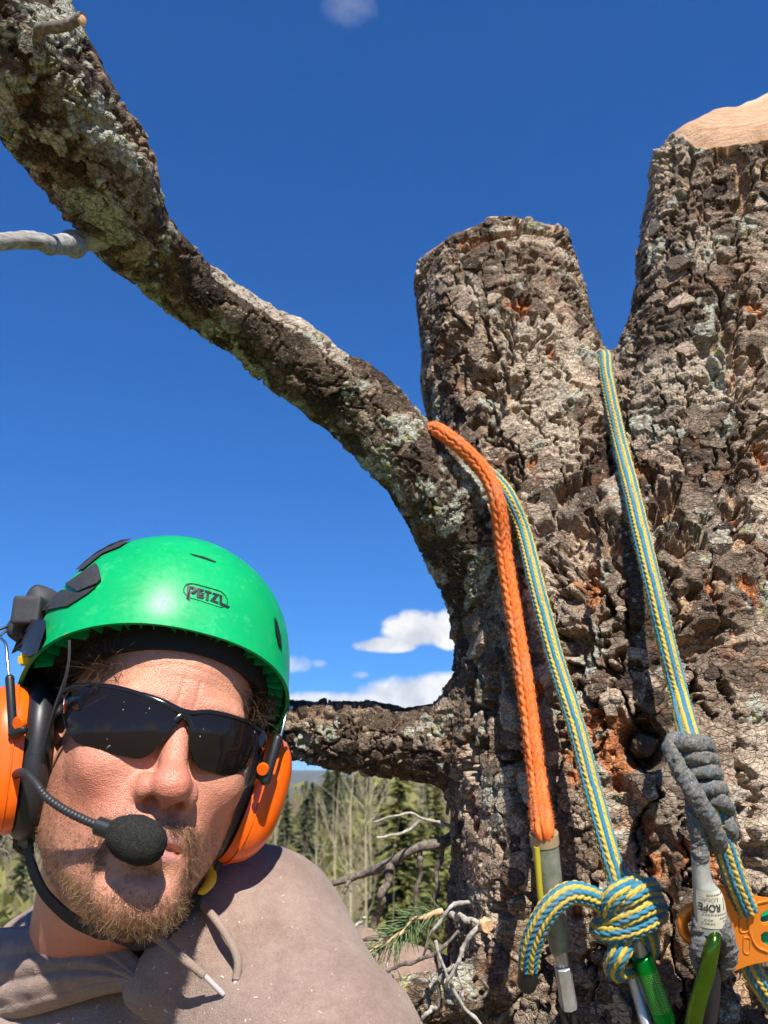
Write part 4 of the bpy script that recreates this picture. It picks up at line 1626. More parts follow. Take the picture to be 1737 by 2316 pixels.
def build_ribs():
    """thin green fins between shell and liner along the front edge"""
    for k, a in enumerate(np.linspace(R(-78), R(78), 27)):
        az = a + R(random.uniform(-1.2, 1.2))
        e0 = float(rim_el(np.array(az))) + R(0.8)
        sl = R(random.choice((-3.0, 3.0, 0.5)))
        P4 = []
        for off, e, s_ in ((-0.002, e0, 0.0), (-0.014, e0 + R(0.6), sl), (-0.014, e0 + R(12), sl), (-0.002, e0 + R(12), 0.0)):
            P4.append(shell_point(np.array(az + s_), np.array(e), off))
        P4 = np.array(P4)
        tdir = np.array([math.cos(az), -math.sin(az), 0]) * 0.0004
        V = np.vstack([P4 + tdir, P4 - tdir])
        F = [(0, 1, 2, 3), (7, 6, 5, 4), (0, 4, 5, 1), (1, 5, 6, 2), (2, 6, 7, 3), (3, 7, 4, 0)]
        hpart('rib', (HW(V), F), M_GREEN, smooth=False)


build_ribs()


def headband():
    a = np.linspace(R(-100), R(100), 60)
    z = 0.083 + 0.003 * np.cos(a)
    p = np.stack([0.0795 * np.sin(a), 0.0 + 0.1000 * np.cos(a), z - 0.022 * (1 - np.cos(a))], 1)
    V, F = [], []
    for k in range(60):
        n = np.array([math.sin(a[k]), math.cos(a[k]), 0])
        for (dn, dz) in ((-0.010, -0.0075), (0.0030, -0.0075), (0.0015, 0.018), (-0.010, 0.018)):
            V.append(p[k] + n * dn + np.array([0, 0, dz]))
    for k in range(59):
        for j in range(4):
            i = (j + 1) % 4
            F.append((k * 4 + j, k * 4 + i, k * 4 + 4 + i, k * 4 + 4 + j))
    return HW(np.array(V)), F


hpart('headband', headband(), M_FOAM_LINER)


# the maker's name on the front, as raised lettering with its oval outline
def logo():
    def LZ(x, y):
        return (380 + x / 10.369, 1280 + y / 10.369)
    # strokes as polygons in a 10.369x enlargement
    polys = [
        [(448, 440), (530, 470), (520, 812), (490, 812), (428, 755)],                               # P stem
        [(520, 470), (600, 480), (660, 512), (690, 560), (672, 610), (640, 640), (600, 655), (560, 640), (530, 612), (530, 590), (570, 598), (606, 580), (600, 545), (570, 530), (524, 528)],
        [(690, 510), (760, 528), (745, 740), (668, 722), (672, 640), (690, 600)],                     # E stem
        [(745, 524), (850, 552), (842, 580), (752, 600)], [(750, 618), (856, 640), (836, 680), (748, 680)], [(745, 690), (858, 728), (822, 770), (690, 740)],
        [(862, 556), (1030, 604), (1022, 645), (868, 606)], [(905, 610), (968, 626), (950, 806), (876, 792)],   # T
        [(1060, 620), (1200, 660), (1192, 690), (1042, 652)], [(1120, 660), (1192, 672), (1090, 812), (988, 806)], [(988, 800), (1090, 802), (1186, 840), (1172, 882), (1000, 820)],  # Z
        [(1200, 668), (1280, 690), (1268, 860), (1262, 905), (1200, 890), (1210, 760)], [(1225, 850), (1270, 862), (1452, 950), (1412, 985), (1222, 905)]]   # L
    vs, fs, n0 = [], [], 0
    for pl in polys:
        pl = np.array(pl, float)
        pts = [LZ(*q) for q in pl]
        top = [HW(ray_shell(*q, 0.0012)) for q in pts]
        bot = [HW(ray_shell(*q, -0.0006)) for q in pts]
        k = len(pts)
        vs += top + bot
        fs.append(tuple(n0 + i for i in range(k)))
        for i in range(k):
            fs.append((n0 + i, n0 + (i + 1) % k, n0 + k + (i + 1) % k, n0 + k + i))
        n0 += 2 * k
    hpart('logo_lettering', (np.array(vs), fs), M_BLACK, smooth=False, label='black PETZL lettering')
    oval = [(450, 425), (560, 412), (700, 440), (900, 495), (1100, 550), (1220, 590), (1310, 660), (1370, 740), (1395, 830), (1385, 900), (1320, 950), (1250, 970), (1180, 955), (1000, 900), (800, 830), (620, 775), (500, 740), (420, 680), (370, 600), (372, 530), (400, 470), (450, 425)]
    c = catmull(np.array(oval, float), 110)
    pts = np.array([HW(ray_shell(*LZ(*q), 0.0007)) for q in c])
    hpart('logo_outline', tube(pts, 0.0004, 5, cap=False), M_GREEN2)


M_GREEN2 = material('dark_green_print', (0.0, 0.13, 0.04), 0.5)
logo()


# ---- chin strap: webbing seen edge-on in front of the ear, round under the jaw
def ribbon(pts, half, thick, face, n=40):
    """flat webbing through pts; face = world direction its flat side looks towards"""
    c = catmull(np.array(pts), n)
    T = np.gradient(c, axis=0)
    T /= np.linalg.norm(T, axis=1, keepdims=True)
    face = np.broadcast_to(np.asarray(face, float), c.shape)
    w = np.cross(T, face)
    w /= np.linalg.norm(w, axis=1, keepdims=True)
    m = np.cross(w, T)
    V = np.stack([c + w * half + m * thick, c - w * half + m * thick, c - w * half - m * thick, c + w * half - m * thick], 1).reshape(-1, 3)
    F = []
    for k in range(n - 1):
        for j in range(4):
            i = (j + 1) % 4
            F.append((k * 4 + j, k * 4 + i, k * 4 + 4 + i, k * 4 + 4 + j))
    F += [(3, 2, 1, 0), tuple((n - 1) * 4 + j for j in range(4))]
    return V, F


strap = hpart('chin_strap', ribbon([P(*q) for q in ((64, 1900, 0.598), (68, 1940, 0.592), (79, 1978, 0.588), (100, 2019, 0.585), (133, 2055, 0.582), (167, 2082, 0.580), (205, 2102, 0.580), (245, 2122, 0.584), (300, 2135, 0.60), (370, 2110, 0.61), (430, 2050, 0.625), (470, 1990, 0.64))],
                               0.0052, 0.0010, FWD * -0.8 + RGT * -0.55, 60), M_STRAP)
hpart('chin_strap', ribbon([P(*q) for q in ((157, 1448, 0.568), (156, 1490, 0.566), (146, 1542, 0.566), (122, 1612, 0.573), (100, 1698, 0.583), (84, 1790, 0.592), (70, 1890, 0.600))], 0.0032, 0.0009, FWD * -0.35 + RGT * -0.9, 40), M_STRAP)
hpart('chin_strap', ribbon([P(*q) for q in ((626, 1575, 0.655), (608, 1612, 0.648), (592, 1648, 0.640), (580, 1690, 0.636), (560, 1780, 0.64), (530, 1880, 0.645), (480, 1985, 0.642))], 0.0032, 0.0009, FWD * -0.35 + RGT * 0.9, 40), M_STRAP)


def rounded_box(c, sx, sy, sz, ax, ay, az_, r=0.25):
    bm = bmesh.new()
    bmesh.ops.create_cube(bm, size=1.0)
    for v in bm.verts:
        v.co = Vector((v.co.x * sx, v.co.y * sy, v.co.z * sz))
    bmesh.ops.bevel(bm, geom=bm.edges[:], offset=min(sx, sy, sz) * r, segments=2, affect='EDGES')
    M = np.stack([ax, ay, az_], 0)
    V = np.array([v.co[:] for v in bm.verts]) @ M + np.asarray(c)
    bm.verts.index_update()
    F = [tuple(v.index for v in f.verts) for f in bm.faces]
    bm.free()
    return V, F


M_GREYPL = material('grey_buckle_plastic', build=speckle((0.10, 0.10, 0.105), 0.3, 200, 0.1, 0.0003), rough=0.35)
bk = HB
hpart('buckle', rounded_box(P(60, 1876, 0.597), 0.011, 0.009, 0.026, UPV * 0.1 + RGT, FWD, UPV, 0.3), M_GREYPL)
hpart('buckle', rounded_box(P(46, 1895, 0.602), 0.009, 0.010, 0.020, RGT, FWD, UPV, 0.3), M_BLACK)
hpart('adjuster_wheel', rounded_box(P(58, 1492, 0.612), 0.011, 0.006, 0.009, RGT, FWD, UPV, 0.35), M_YELLOW)
hpart('strap_clip', tube(catmull(np.array([P(474, 1950, 0.645), P(478, 1985, 0.638), P(464, 2010, 0.630), P(448, 2020, 0.626)]), 24), np.interp(np.linspace(0, 1, 24), [0, 0.1, 0.5, 0.9, 1], [0.001, 0.003, 0.0045, 0.003, 0.001]), 18), M_YELLOW)
# visor mount standing up behind the shell on his right
def blob_sdf(p):
    d, _ = capsule(p, P(46, 1418, 0.655), P(90, 1365, 0.66), 0.0095, 0.0125)
    e, _ = capsule(p, P(84, 1336, 0.66), P(118, 1358, 0.665), 0.0045, 0.0075)
    d = smin(d, e, 0.006)
    e, _ = capsule(p, P(40, 1425, 0.65), P(60, 1440, 0.65), 0.008, 0.008)
    d = smin(d, e, 0.004)
    e = np.abs(p - P(70, 1385, 0.645)).max(1) - 0.011
    d = smin(d, e, 0.002)
    return d


hpart('visor_mount', surface_nets(blob_sdf, P(75, 1390, 0.66) - 0.04, P(75, 1390, 0.66) + 0.04, 0.0016), M_RUBBER)


# ---- ear defenders with a boom microphone
headset = empty('ear_defenders', HW((0, 0, -0.02)))
tag(headset, 'orange ear defenders clipped to the green helmet, black boom microphone in front of the mouth', 'ear defenders')


def cup(side):
    """his right: side=+1 (picture left)"""
    n, rows = 56, 16
    c = np.array([0.091 * side, -0.006, -0.003]) if side > 0 else np.array([-0.080, -0.002, 0.000])
    a = np.linspace(0, 2 * math.pi, n, endpoint=False)
    e = 2.5
    k = (np.abs(np.cos(a)) ** e + np.abs(np.sin(a)) ** e) ** (-1 / e)
    oy, oz = 0.0385 * np.cos(a) * k, 0.0525 * np.sin(a) * k
    oy = oy * (1 - 0.10 * (oz / 0.0545))           # narrower towards the top
    prof = [(1.0, 0.0), (1.02, 0.004), (1.015, 0.010)] + [(math.cos(t) ** 0.75, 0.010 + 0.026 * math.sin(t)) for t in np.linspace(0.15, math.pi / 2 - 0.04, rows)]
    V = []
    for s, x in prof:
        V.append(np.stack([np.full(n, x * side), oy * s, oz * s + 0.004 * x / 0.036], 1))
    V.append(np.array([[0.0365 * side, 0, 0.004]]))
    V = np.vstack(V)
    F = []
    m = len(prof)
    for k_ in range(m - 1):
        for j in range(n):
            i = (j + 1) % n
            q = (k_ * n + j, k_ * n + i, (k_ + 1) * n + i, (k_ + 1) * n + j)
            F.append(q if side > 0 else q[::-1])
    for j in range(n):
        q = ((m - 1) * n + j, (m - 1) * n + (j + 1) % n, m * n)
        F.append(q if side > 0 else q[::-1])
    F.append(tuple(range(n - 1, -1, -1)) if side > 0 else tuple(range(n)))
    # cups lean in at the bottom, following the jaw
    t = R(10) * side
    rot = np.array([[math.cos(t), 0, math.sin(t)], [0, 1, 0], [-math.sin(t), 0, math.cos(t)]])
    lc = lambda q: HW(np.asarray(q) @ rot.T + c)
    o = hpart('cup', (lc(V), F), M_ORANGE, headset)
    for s_, x_, r_ in ((1.028, 0.0075, 0.0009), (0.80, 0.0262, 0.0007)):
        loop = np.stack([np.full(n + 1, x_ * side), np.append(oy, oy[0]) * s_, np.append(oz, oz[0]) * s_ + 0.004 * x_ / 0.036], 1)
        hpart('cup_seam', tube(lc(loop), r_, 6, cap=False), M_ORANGE, headset)
    # cushion and inner plate
    t_ = np.linspace(0, 2 * math.pi, 64, endpoint=True)
    kk = (np.abs(np.cos(t_)) ** e + np.abs(np.sin(t_)) ** e) ** (-1 / e)
    ring = np.stack([np.full(64, -0.009 * side), 0.031 * np.cos(t_) * kk, 0.047 * np.sin(t_) * kk], 1)
    hpart('cushion', tube(lc(ring), 0.0105, 14, cap=False, up0=HB[0]), M_BLACK, headset)
    return lc


cupR, cupL = cup(1), cup(-1)


def capsule_mesh(a, b, r0, r1=None, n=14):
    a, b = np.asarray(a), np.asarray(b)
    r1 = r0 if r1 is None else r1
    d = (b - a)
    L = np.linalg.norm(d)
    d = d / L
    pts, rad = [], []
    for t in np.linspace(math.pi / 2, 0, 5):
        pts.append(a - d * r0 * math.sin(t))
        rad.append(max(1e-5, r0 * math.cos(t)))
    for t in np.linspace(0, math.pi / 2, 5):
        pts.append(b + d * r1 * math.sin(t))
        rad.append(max(1e-5, r1 * math.cos(t)))
    pts.insert(5, (a + b) / 2)
    rad.insert(5, (r0 + r1) / 2)
    return tube(np.array(pts), np.array(rad), n)


def disc(c, nrm, r, h, n=32):
    nrm = np.asarray(nrm) / np.linalg.norm(nrm)
    c = np.asarray(c)
    pts = np.array([c, c + nrm * h * 0.8, c + nrm * h, c + nrm * h * 1.02])
    return tube(pts, np.array([r, r, r * 0.9, 1e-4]), n)


# steel wires, black sliders and orange buttons that carry the cups
hpart('arm_wire', tube(catmull(np.array([P(*q) for q in ((660, 1600, 0.665), (652, 1606, 0.655), (646, 1620, 0.648), (640, 1645, 0.642), (632, 1675, 0.637))]), 24), 0.0013, 8), M_STEEL, headset)
hpart('arm_slider', join([capsule_mesh(P(627, 1672, 0.634), P(600, 1765, 0.621), 0.0040), capsule_mesh(P(600, 1763, 0.621), P(586, 1748, 0.621), 0.0034)]), M_BLACK, headset)
hpart('pivot_button', disc(P(595, 1738, 0.620), -FWD, 0.0046, 0.0036), M_ORANGE, headset)
hpart('arm_wire', tube(catmull(np.array([P(*q) for q in ((-14, 1425, 0.625), (4, 1446, 0.618), (13, 1458, 0.612), (17, 1495, 0.603), (20, 1530, 0.597))]), 24), 0.0012, 8), M_STEEL, headset)
hpart('arm_wire', tube(catmull(np.array([P(*q) for q in ((-20, 1455, 0.64), (10, 1430, 0.645), (48, 1398, 0.65))]), 16), 0.0011, 8), M_STEEL, headset)
hpart('arm_wire', tube(catmull(np.array([P(*q) for q in ((-20, 1428, 0.64), (14, 1418, 0.645), (48, 1394, 0.65))]), 16), 0.0011, 8), M_BLACK, headset)
hpart('arm_slider', join([capsule_mesh(P(22, 1535, 0.594), P(30, 1662, 0.580), 0.0032), capsule_mesh(P(30, 1660, 0.580), P(52, 1650, 0.578), 0.0036)]), M_BLACK, headset)
hpart('pivot_button', disc(P(49, 1634, 0.580), -FWD * 0.9 - RGT * 0.3, 0.0050, 0.004), M_ORANGE, headset)

M_BOOM = material('black_boom_sleeve', build=speckle((0.022, 0.022, 0.024), 0.4, 600, 0.3, 0.0003), rough=0.5)


def build_boom():
    path = catmull(np.array([P(*q) for q in ((30, 1765, 0.585), (39, 1749, 0.570), (56, 1748, 0.556), (78, 1769, 0.548), (104, 1802, 0.540), (143, 1830, 0.533), (188, 1853, 0.526), (232, 1871, 0.520))]), 120)
    r = np.full(120, 0.00285)
    k = np.arange(120)
    r[60:] = 0.0026 + 0.00028 * np.sign(np.sin(k[60:] * 2.1))
    boom = hpart('microphone_boom', tube(path, r, 12), M_BOOM, headset)
    d = P(330, 1906, 0.513) - P(232, 1871, 0.520)
    d /= np.linalg.norm(d)
    c0 = P(232, 1871, 0.520)
    sub('collar', tube(np.array([c0 - d * 0.004, c0 - d * 0.0035, c0 + d * 0.007, c0 + d * 0.0075]), np.array([0.0040, 0.0058, 0.0058, 0.005]), 18), M_BLACK, boom)
    # foam windscreen: egg, a little flattened
    a = np.linspace(0, math.pi, 30)
    pts = np.array([c0 + d * (0.0045 + 0.0195 * (1 - math.cos(t))) for t in a])
    rr = 0.0142 * np.sin(a) ** 0.72 * (0.84 + 0.16 * (1 - np.cos(a)) / 2 + 0.10 * np.sin(a))
    rr[0], rr[-1] = 1e-4, 1e-4
    v, f = tube(pts, np.maximum(rr, 1e-4), 36)
    v = v + (v - pts.mean(0)) * (0.02 * fbm(v * 300, 2, 5) + 0.02 * fbm(v * 900, 2, 15))[:, None]
    sub('foam_windscreen', (v, f), material('black_foam', build=speckle((0.030, 0.030, 0.026), 0.8, 1400, 1.0, 0.0012, 500), rough=0.95, spec=0.15), boom)


build_boom()

# ---- wrap-round sunglasses
glasses = empty('sunglasses', HW((0, 0.105, 0.028)))
tag(glasses, 'dark wrap-round sunglasses with glossy black frame on the bearded man', 'sunglasses')


def lens_tint():
    def f(nt, b):
        o = nt.obj()
        dust = nt.ramp(nt.noise(o, 420, 2, 0.5), [(0.745, 0.0), (0.765, 0.7)])
        nt.l.new(nt.mix(dust, (0.010, 0.0075, 0.008, 1), (0.55, 0.50, 0.42, 1)), b.inputs['Base Color'])
        sm = nt.noise(o, 70, 5, 0.7)
        nt.l.new(nt.math('ADD', nt.ramp(sm, [(0.35, 0.03), (0.65, 0.11)]), nt.math('MULTIPLY', dust, 0.5)), b.inputs['Roughness'])
    return material('dark_lens', rough=0.08, spec=0.3, build=f)


M_LENS = lens_tint()
M_FRAME = material('glossy_black_frame', (0.008, 0.008, 0.009), 0.16, spec=0.6)


def ray_lens(px, py, off=0.0):
    o, v = HL(CAM), ray(px, py) @ HB.T
    c, r = np.array([0, 0.012, 0.028]), np.array([0.0865, 0.0955, 0.085]) + off
    a = ((v / r) ** 2).sum()
    b = 2 * ((o - c) * v / r ** 2).sum()
    k = (((o - c) / r) ** 2).sum() - 1
    D = max(0.0, b * b - 4 * a * k)
    return o + v * ((-b - math.sqrt(D)) / (2 * a))


LENS_R = [(146, 1580), (160, 1563), (187, 1556), (222, 1556), (262, 1561), (305, 1572), (347, 1587), (380, 1603), (402, 1618), (392, 1644), (372, 1668), (348, 1694), (332, 1708), (314, 1713), (280, 1708), (243, 1700), (205, 1690), (174, 1676), (157, 1656), (147, 1632), (143, 1604)]
LENS_L = [(432, 1624), (455, 1618), (480, 1618), (515, 1624), (548, 1635), (570, 1646), (580, 1660), (576, 1690), (566, 1718), (551, 1741), (521, 1754), (487, 1748), (455, 1737), (440, 1722), (433, 1695), (429, 1660)]


def lens_solid(poly, off, thick, ring=6, bulge=0.0):
    c = catmull(np.array(poly + poly[:1], float), 72)[:-1]
    n = len(c)
    m = c.mean(0)
    rows = [m + (c - m) * s for s in np.linspace(1, 1 / ring, ring)]
    V = []
    for o_ in (off + thick, off):
        for r_ in rows:
            V.append(np.array([ray_lens(*q, o_) for q in r_]))
        V.append(ray_lens(*m, o_)[None])
    V = np.vstack(V)
    F = []
    h = ring * n + 1
    for s in (0, h):
        for k in range(ring - 1):
            for j in range(n):
                i = (j + 1) % n
                q = (s + k * n + j, s + k * n + i, s + (k + 1) * n + i, s + (k + 1) * n + j)
                F.append(q if s == 0 else q[::-1])
        for j in range(n):
            q = (s + (ring - 1) * n + j, s + (ring - 1) * n + (j + 1) % n, s + ring * n)
            F.append(q if s == 0 else q[::-1])
    for j in range(n):
        i = (j + 1) % n
        F.append((j, h + j, h + i, i))
    return HW(V), F


for pl in (LENS_R, LENS_L):
    hpart('lens', lens_solid(pl, 0.0, 0.0022), M_LENS, glasses)
for pl, rr in ((LENS_R, 0.0010), (LENS_L, 0.0009)):
    c = catmull(np.array(pl + pl[:1], float), 90)
    hpart('rim', tube(np.array([HW(ray_lens(*q, 0.0006)) for q in c]), rr, 8, cap=False), M_FRAME, glasses)
brow = catmull(np.array([(134, 1584), (150, 1561), (187, 1551), (262, 1556), (347, 1582), (405, 1608), (434, 1613), (480, 1612), (548, 1630), (583, 1652), (596, 1672)], float), 70)
hpart('brow_bar', tube(np.array([HW(ray_lens(*q, 0.0004)) for q in brow]), np.concatenate([np.full(28, 0.0021), np.linspace(0.0026, 0.0033, 8), np.linspace(0.0033, 0.0026, 8), np.full(26, 0.0021)]), 10), M_FRAME, glasses)
hpart('bridge', tube(np.array([HW(ray_lens(*q, -0.0008)) for q in catmull(np.array([(394, 1632), (404, 1622), (416, 1618), (428, 1626), (434, 1645)], float), 16)]), 0.0033, 10), M_FRAME, glasses)


def temple(s):
    pts = catmull(np.array([[0.0665 * s, 0.078, 0.034], [0.0735 * s, 0.062, 0.033], [0.0775 * s, 0.035, 0.030], [0.0785 * s, 0.000, 0.024], [0.077 * s, -0.025, 0.010]]), 30)
    return tube(HW(pts), np.linspace(0.0062, 0.003, 30), 10, flat=0.4, up0=HB[2])


hpart('temple_arm', temple(1), M_FRAME, glasses)
hpart('temple_arm', temple(-1), M_FRAME, glasses)
# ------------------------------------------------------------------ ropes and rigging
def on_tree(pts):
    """[(px, py, clearance)] -> world points that far in front of the bark"""
    return np.array([P(x, y, tree_hit(x, y) - c) for x, y, c in pts])


def braid(path, r, cols=12, pitch=0.0048, lift=0.36, twist=0.0, ncirc=60, rot0=0.0, up0=None):
    """tube whose surface is knitted into plaited columns; attribute 'strand' alternates"""
    c = np.asarray(path)
    L = np.linalg.norm(np.diff(c, axis=0), axis=1).sum()
    n = max(12, int(L / (pitch / 7)))
    c = catmull(c, n)
    p, T, N, B = frames(c, up0)
    s = np.linspace(0, L, n)[:, None]
    th = np.linspace(0, 2 * math.pi, ncirc, endpoint=False)[None, :]
    u = (th + rot0 + twist * s) / (2 * math.pi) * cols
    k = np.floor(u)
    a = u - k - 0.5
    sign = np.where(k.astype(int) % 2 == 0, 1.0, -1.0)
    b = s / pitch + sign * a * 0.85 + 0.5 * (sign > 0)
    b = b - np.floor(b) - 0.5
    hgt = np.sqrt(np.clip(1 - 2.6 * a * a - 2.9 * b * b, 0, 1))
    rr = r * (1 - lift * 0.75 + lift * hgt)
    jit = vnoise(np.stack([np.broadcast_to(s, rr.shape).ravel() * 300, np.broadcast_to(np.cos(th) * 2, rr.shape).ravel(), np.broadcast_to(np.sin(th) * 2, rr.shape).ravel()], 1), 13).reshape(rr.shape)
    rr = rr * (1 + 0.045 * jit)
    rr[[0, -1]] *= 0.02
    rr[[1, -2]] *= 0.7
    V = p[:, None, :] + rr[..., None] * (np.cos(th)[..., None] * N[:, None, :] + np.sin(th)[..., None] * B[:, None, :])
    i, j = np.meshgrid(np.arange(n - 1), np.arange(ncirc), indexing='ij')
    j2 = (j + 1) % ncirc
    F = np.stack([i * ncirc + j, i * ncirc + j2, (i + 1) * ncirc + j2, (i + 1) * ncirc + j], -1).reshape(-1, 4)
    strand = (k.astype(int) % 2).astype(float).ravel()
    gap = (1 - hgt).ravel()
    return V.reshape(-1, 3), F, dict(strand=strand, gap=gap), c


def merge(parts):
    V = np.vstack([p[0] for p in parts])
    off = np.cumsum([0] + [len(p[0]) for p in parts[:-1]])
    F = np.vstack([p[1] + o for p, o in zip(parts, off)])
    A = {k: np.concatenate([p[2][k] for p in parts]) for k in parts[0][2]}
    return V, F, A


def rope_material(name, c0, c1):
    def f(nt, b):
        o = nt.obj()
        st = nt.attr('strand').outputs['Fac']
        n = nt.noise(o, 1400, 3, 0.6)
        n2 = nt.noise(o, 45, 3, 0.6)
        a = nt.ramp(n, [(0.3, tuple(x * 0.78 for x in c0)), (0.7, tuple(min(1, x * 1.15) for x in c0))])
        c = nt.ramp(n, [(0.3, tuple(x * 0.78 for x in c1)), (0.7, tuple(min(1, x * 1.15) for x in c1))])
        col = nt.mix(nt.math('GREATER_THAN', st, 0.5), a, c)
        col = nt.mix(nt.math('MULTIPLY', nt.ramp(n2, [(0.45, 0.0), (0.75, 0.7)]), 0.6), col, (0.26, 0.22, 0.15, 1))
        nt.l.new(col, b.inputs['Base Color'])
        bp = nt.node('ShaderNodeBump', Strength=0.35, Distance=0.0004, Height=nt.noise(o, 2600, 2, 0.5))
        nt.l.new(bp.outputs[0], b.inputs['Normal'])
    return material(name, rough=0.72, spec=0.25, build=f, Sheen__Weight=0.1)


YEL, BLU, ORG = (0.55, 0.41, 0.065), (0.034, 0.20, 0.305), (0.80, 0.19, 0.032)
M_ROPE = rope_material('blue_yellow_rope', YEL, BLU)
M_OROPE = rope_material('orange_rope_sheath', ORG, (0.72, 0.145, 0.02))
M_FUZZ_B = material('blue_rope_fuzz', (0.04, 0.26, 0.36), 0.9)
M_FUZZ_Y = material('yellow_rope_fuzz', (0.62, 0.50, 0.10), 0.9)
M_FUZZ_O = material('orange_rope_fuzz', (0.80, 0.20, 0.03), 0.9)


def fuzz(path, r, n, L, mat, parent, bias=None):
    c = catmull(path, 200)
    p, T, N, B = frames(c)
    i = RNG.integers(0, 200, n)
    th = RNG.uniform(0, 2 * math.pi, n)
    out = np.cos(th)[:, None] * N[i] + np.sin(th)[:, None] * B[i]
    if bias is not None:
        keep = out @ np.asarray(bias) > 0.1
        i, out = i[keep], out[keep]
    m = len(i)
    V, F, tone = strands(p[i] + out * r * 0.96, out + RNG.normal(size=(m, 3)) * 0.6, RNG.uniform(0.3, 1.0, m) * L, 0.00008, grav=0.0, curl=1.2, seg=3)
    o = mesh('fuzz', V, F, mat, parent)
    o['kind'] = 'stuff'
    return o


ROPE_R = 0.0070
HD = min(tree_hit(1600, 1800), tree_hit(1680, 2120), tree_hit(1600, 2200)) - 0.056
PD = HD + 0.006
# rope that runs over the fork of the two stems, down through the grey hitch to the pulley
over = P(1374, 815, tree_hit(1374, 850) + 0.010)
r2 = np.vstack([[over + np.array([0.004, 0.20, -0.02]), over + np.array([0.002, 0.12, 0.006]), over + np.array([0, 0.05, 0.012])],
                on_tree([(1367, 806, 0.004), (1372, 850, 0.010), (1387, 930, 0.013), (1404, 1010, 0.016), (1428, 1110, 0.020), (1455, 1230, 0.026), (1483, 1350, 0.032), (1511, 1470, 0.038), (1540, 1590, 0.046)]), [P(1562, 1680, HD), P(1600, 1785, HD), P(1632, 1895, HD), P(1668, 2005, HD), P(1690, 2060, HD + 0.004)]])
v, f, at, c = braid(r2, ROPE_R, twist=2.2, rot0=0.5)
rope_fork = tag(mesh('climbing_rope', v, f, M_ROPE, None, True, at), 'blue and yellow climbing rope over the fork of the stems, down into a grey hitch', 'rope', 'blue and yellow climbing ropes')
fuzz(r2[3:9], ROPE_R, 2600, 0.006, M_FUZZ_B, rope_fork, -RGT)
fuzz(r2[3:14], ROPE_R, 2600, 0.004, M_FUZZ_Y, rope_fork)
# the same rope leaving the pulley low at the right edge
r2b = np.array([P(1680, 2150, PD + 0.010), P(1708, 2206, PD + 0.010), P(1745, 2262, PD + 0.012), P(1790, 2330, PD + 0.012), P(1830, 2420, PD + 0.014)])
v, f, at, c = braid(r2b, ROPE_R)
mesh('tail', v, f, M_ROPE, rope_fork, True, at)

# rope with the knot: comes over the raised limb beside the orange rope
r1 = np.vstack([[P(*q) for q in ((985, 990, 0.84), (1020, 1005, 0.812), (1055, 1030, 0.800), (1098, 1066, 0.794), (1132, 1098, 0.784), (1158, 1138, 0.772))],
                on_tree([(1186, 1210, 0.014), (1217, 1340, 0.020), (1258, 1497, 0.028), (1300, 1633, 0.036), (1338, 1780, 0.044), (1374, 1916, 0.050), (1396, 1995, 0.054)])])
KD = tree_hit(1400, 2060) - 0.058            # depth of the knot
r1 = np.vstack([r1, [P(1405, 2040, KD + 0.006), P(1412, 2080, KD + 0.010)]])
v, f, at, c = braid(r1, ROPE_R, twist=2.0, rot0=1.3)
rope_knot = tag(mesh('climbing_rope', v, f, M_ROPE, None, True, at), 'blue and yellow climbing rope beside the orange rope, knotted round the green carabiner', 'rope', 'blue and yellow climbing ropes')
fuzz(r1[3:], ROPE_R, 2400, 0.0038, M_FUZZ_Y, rope_knot)


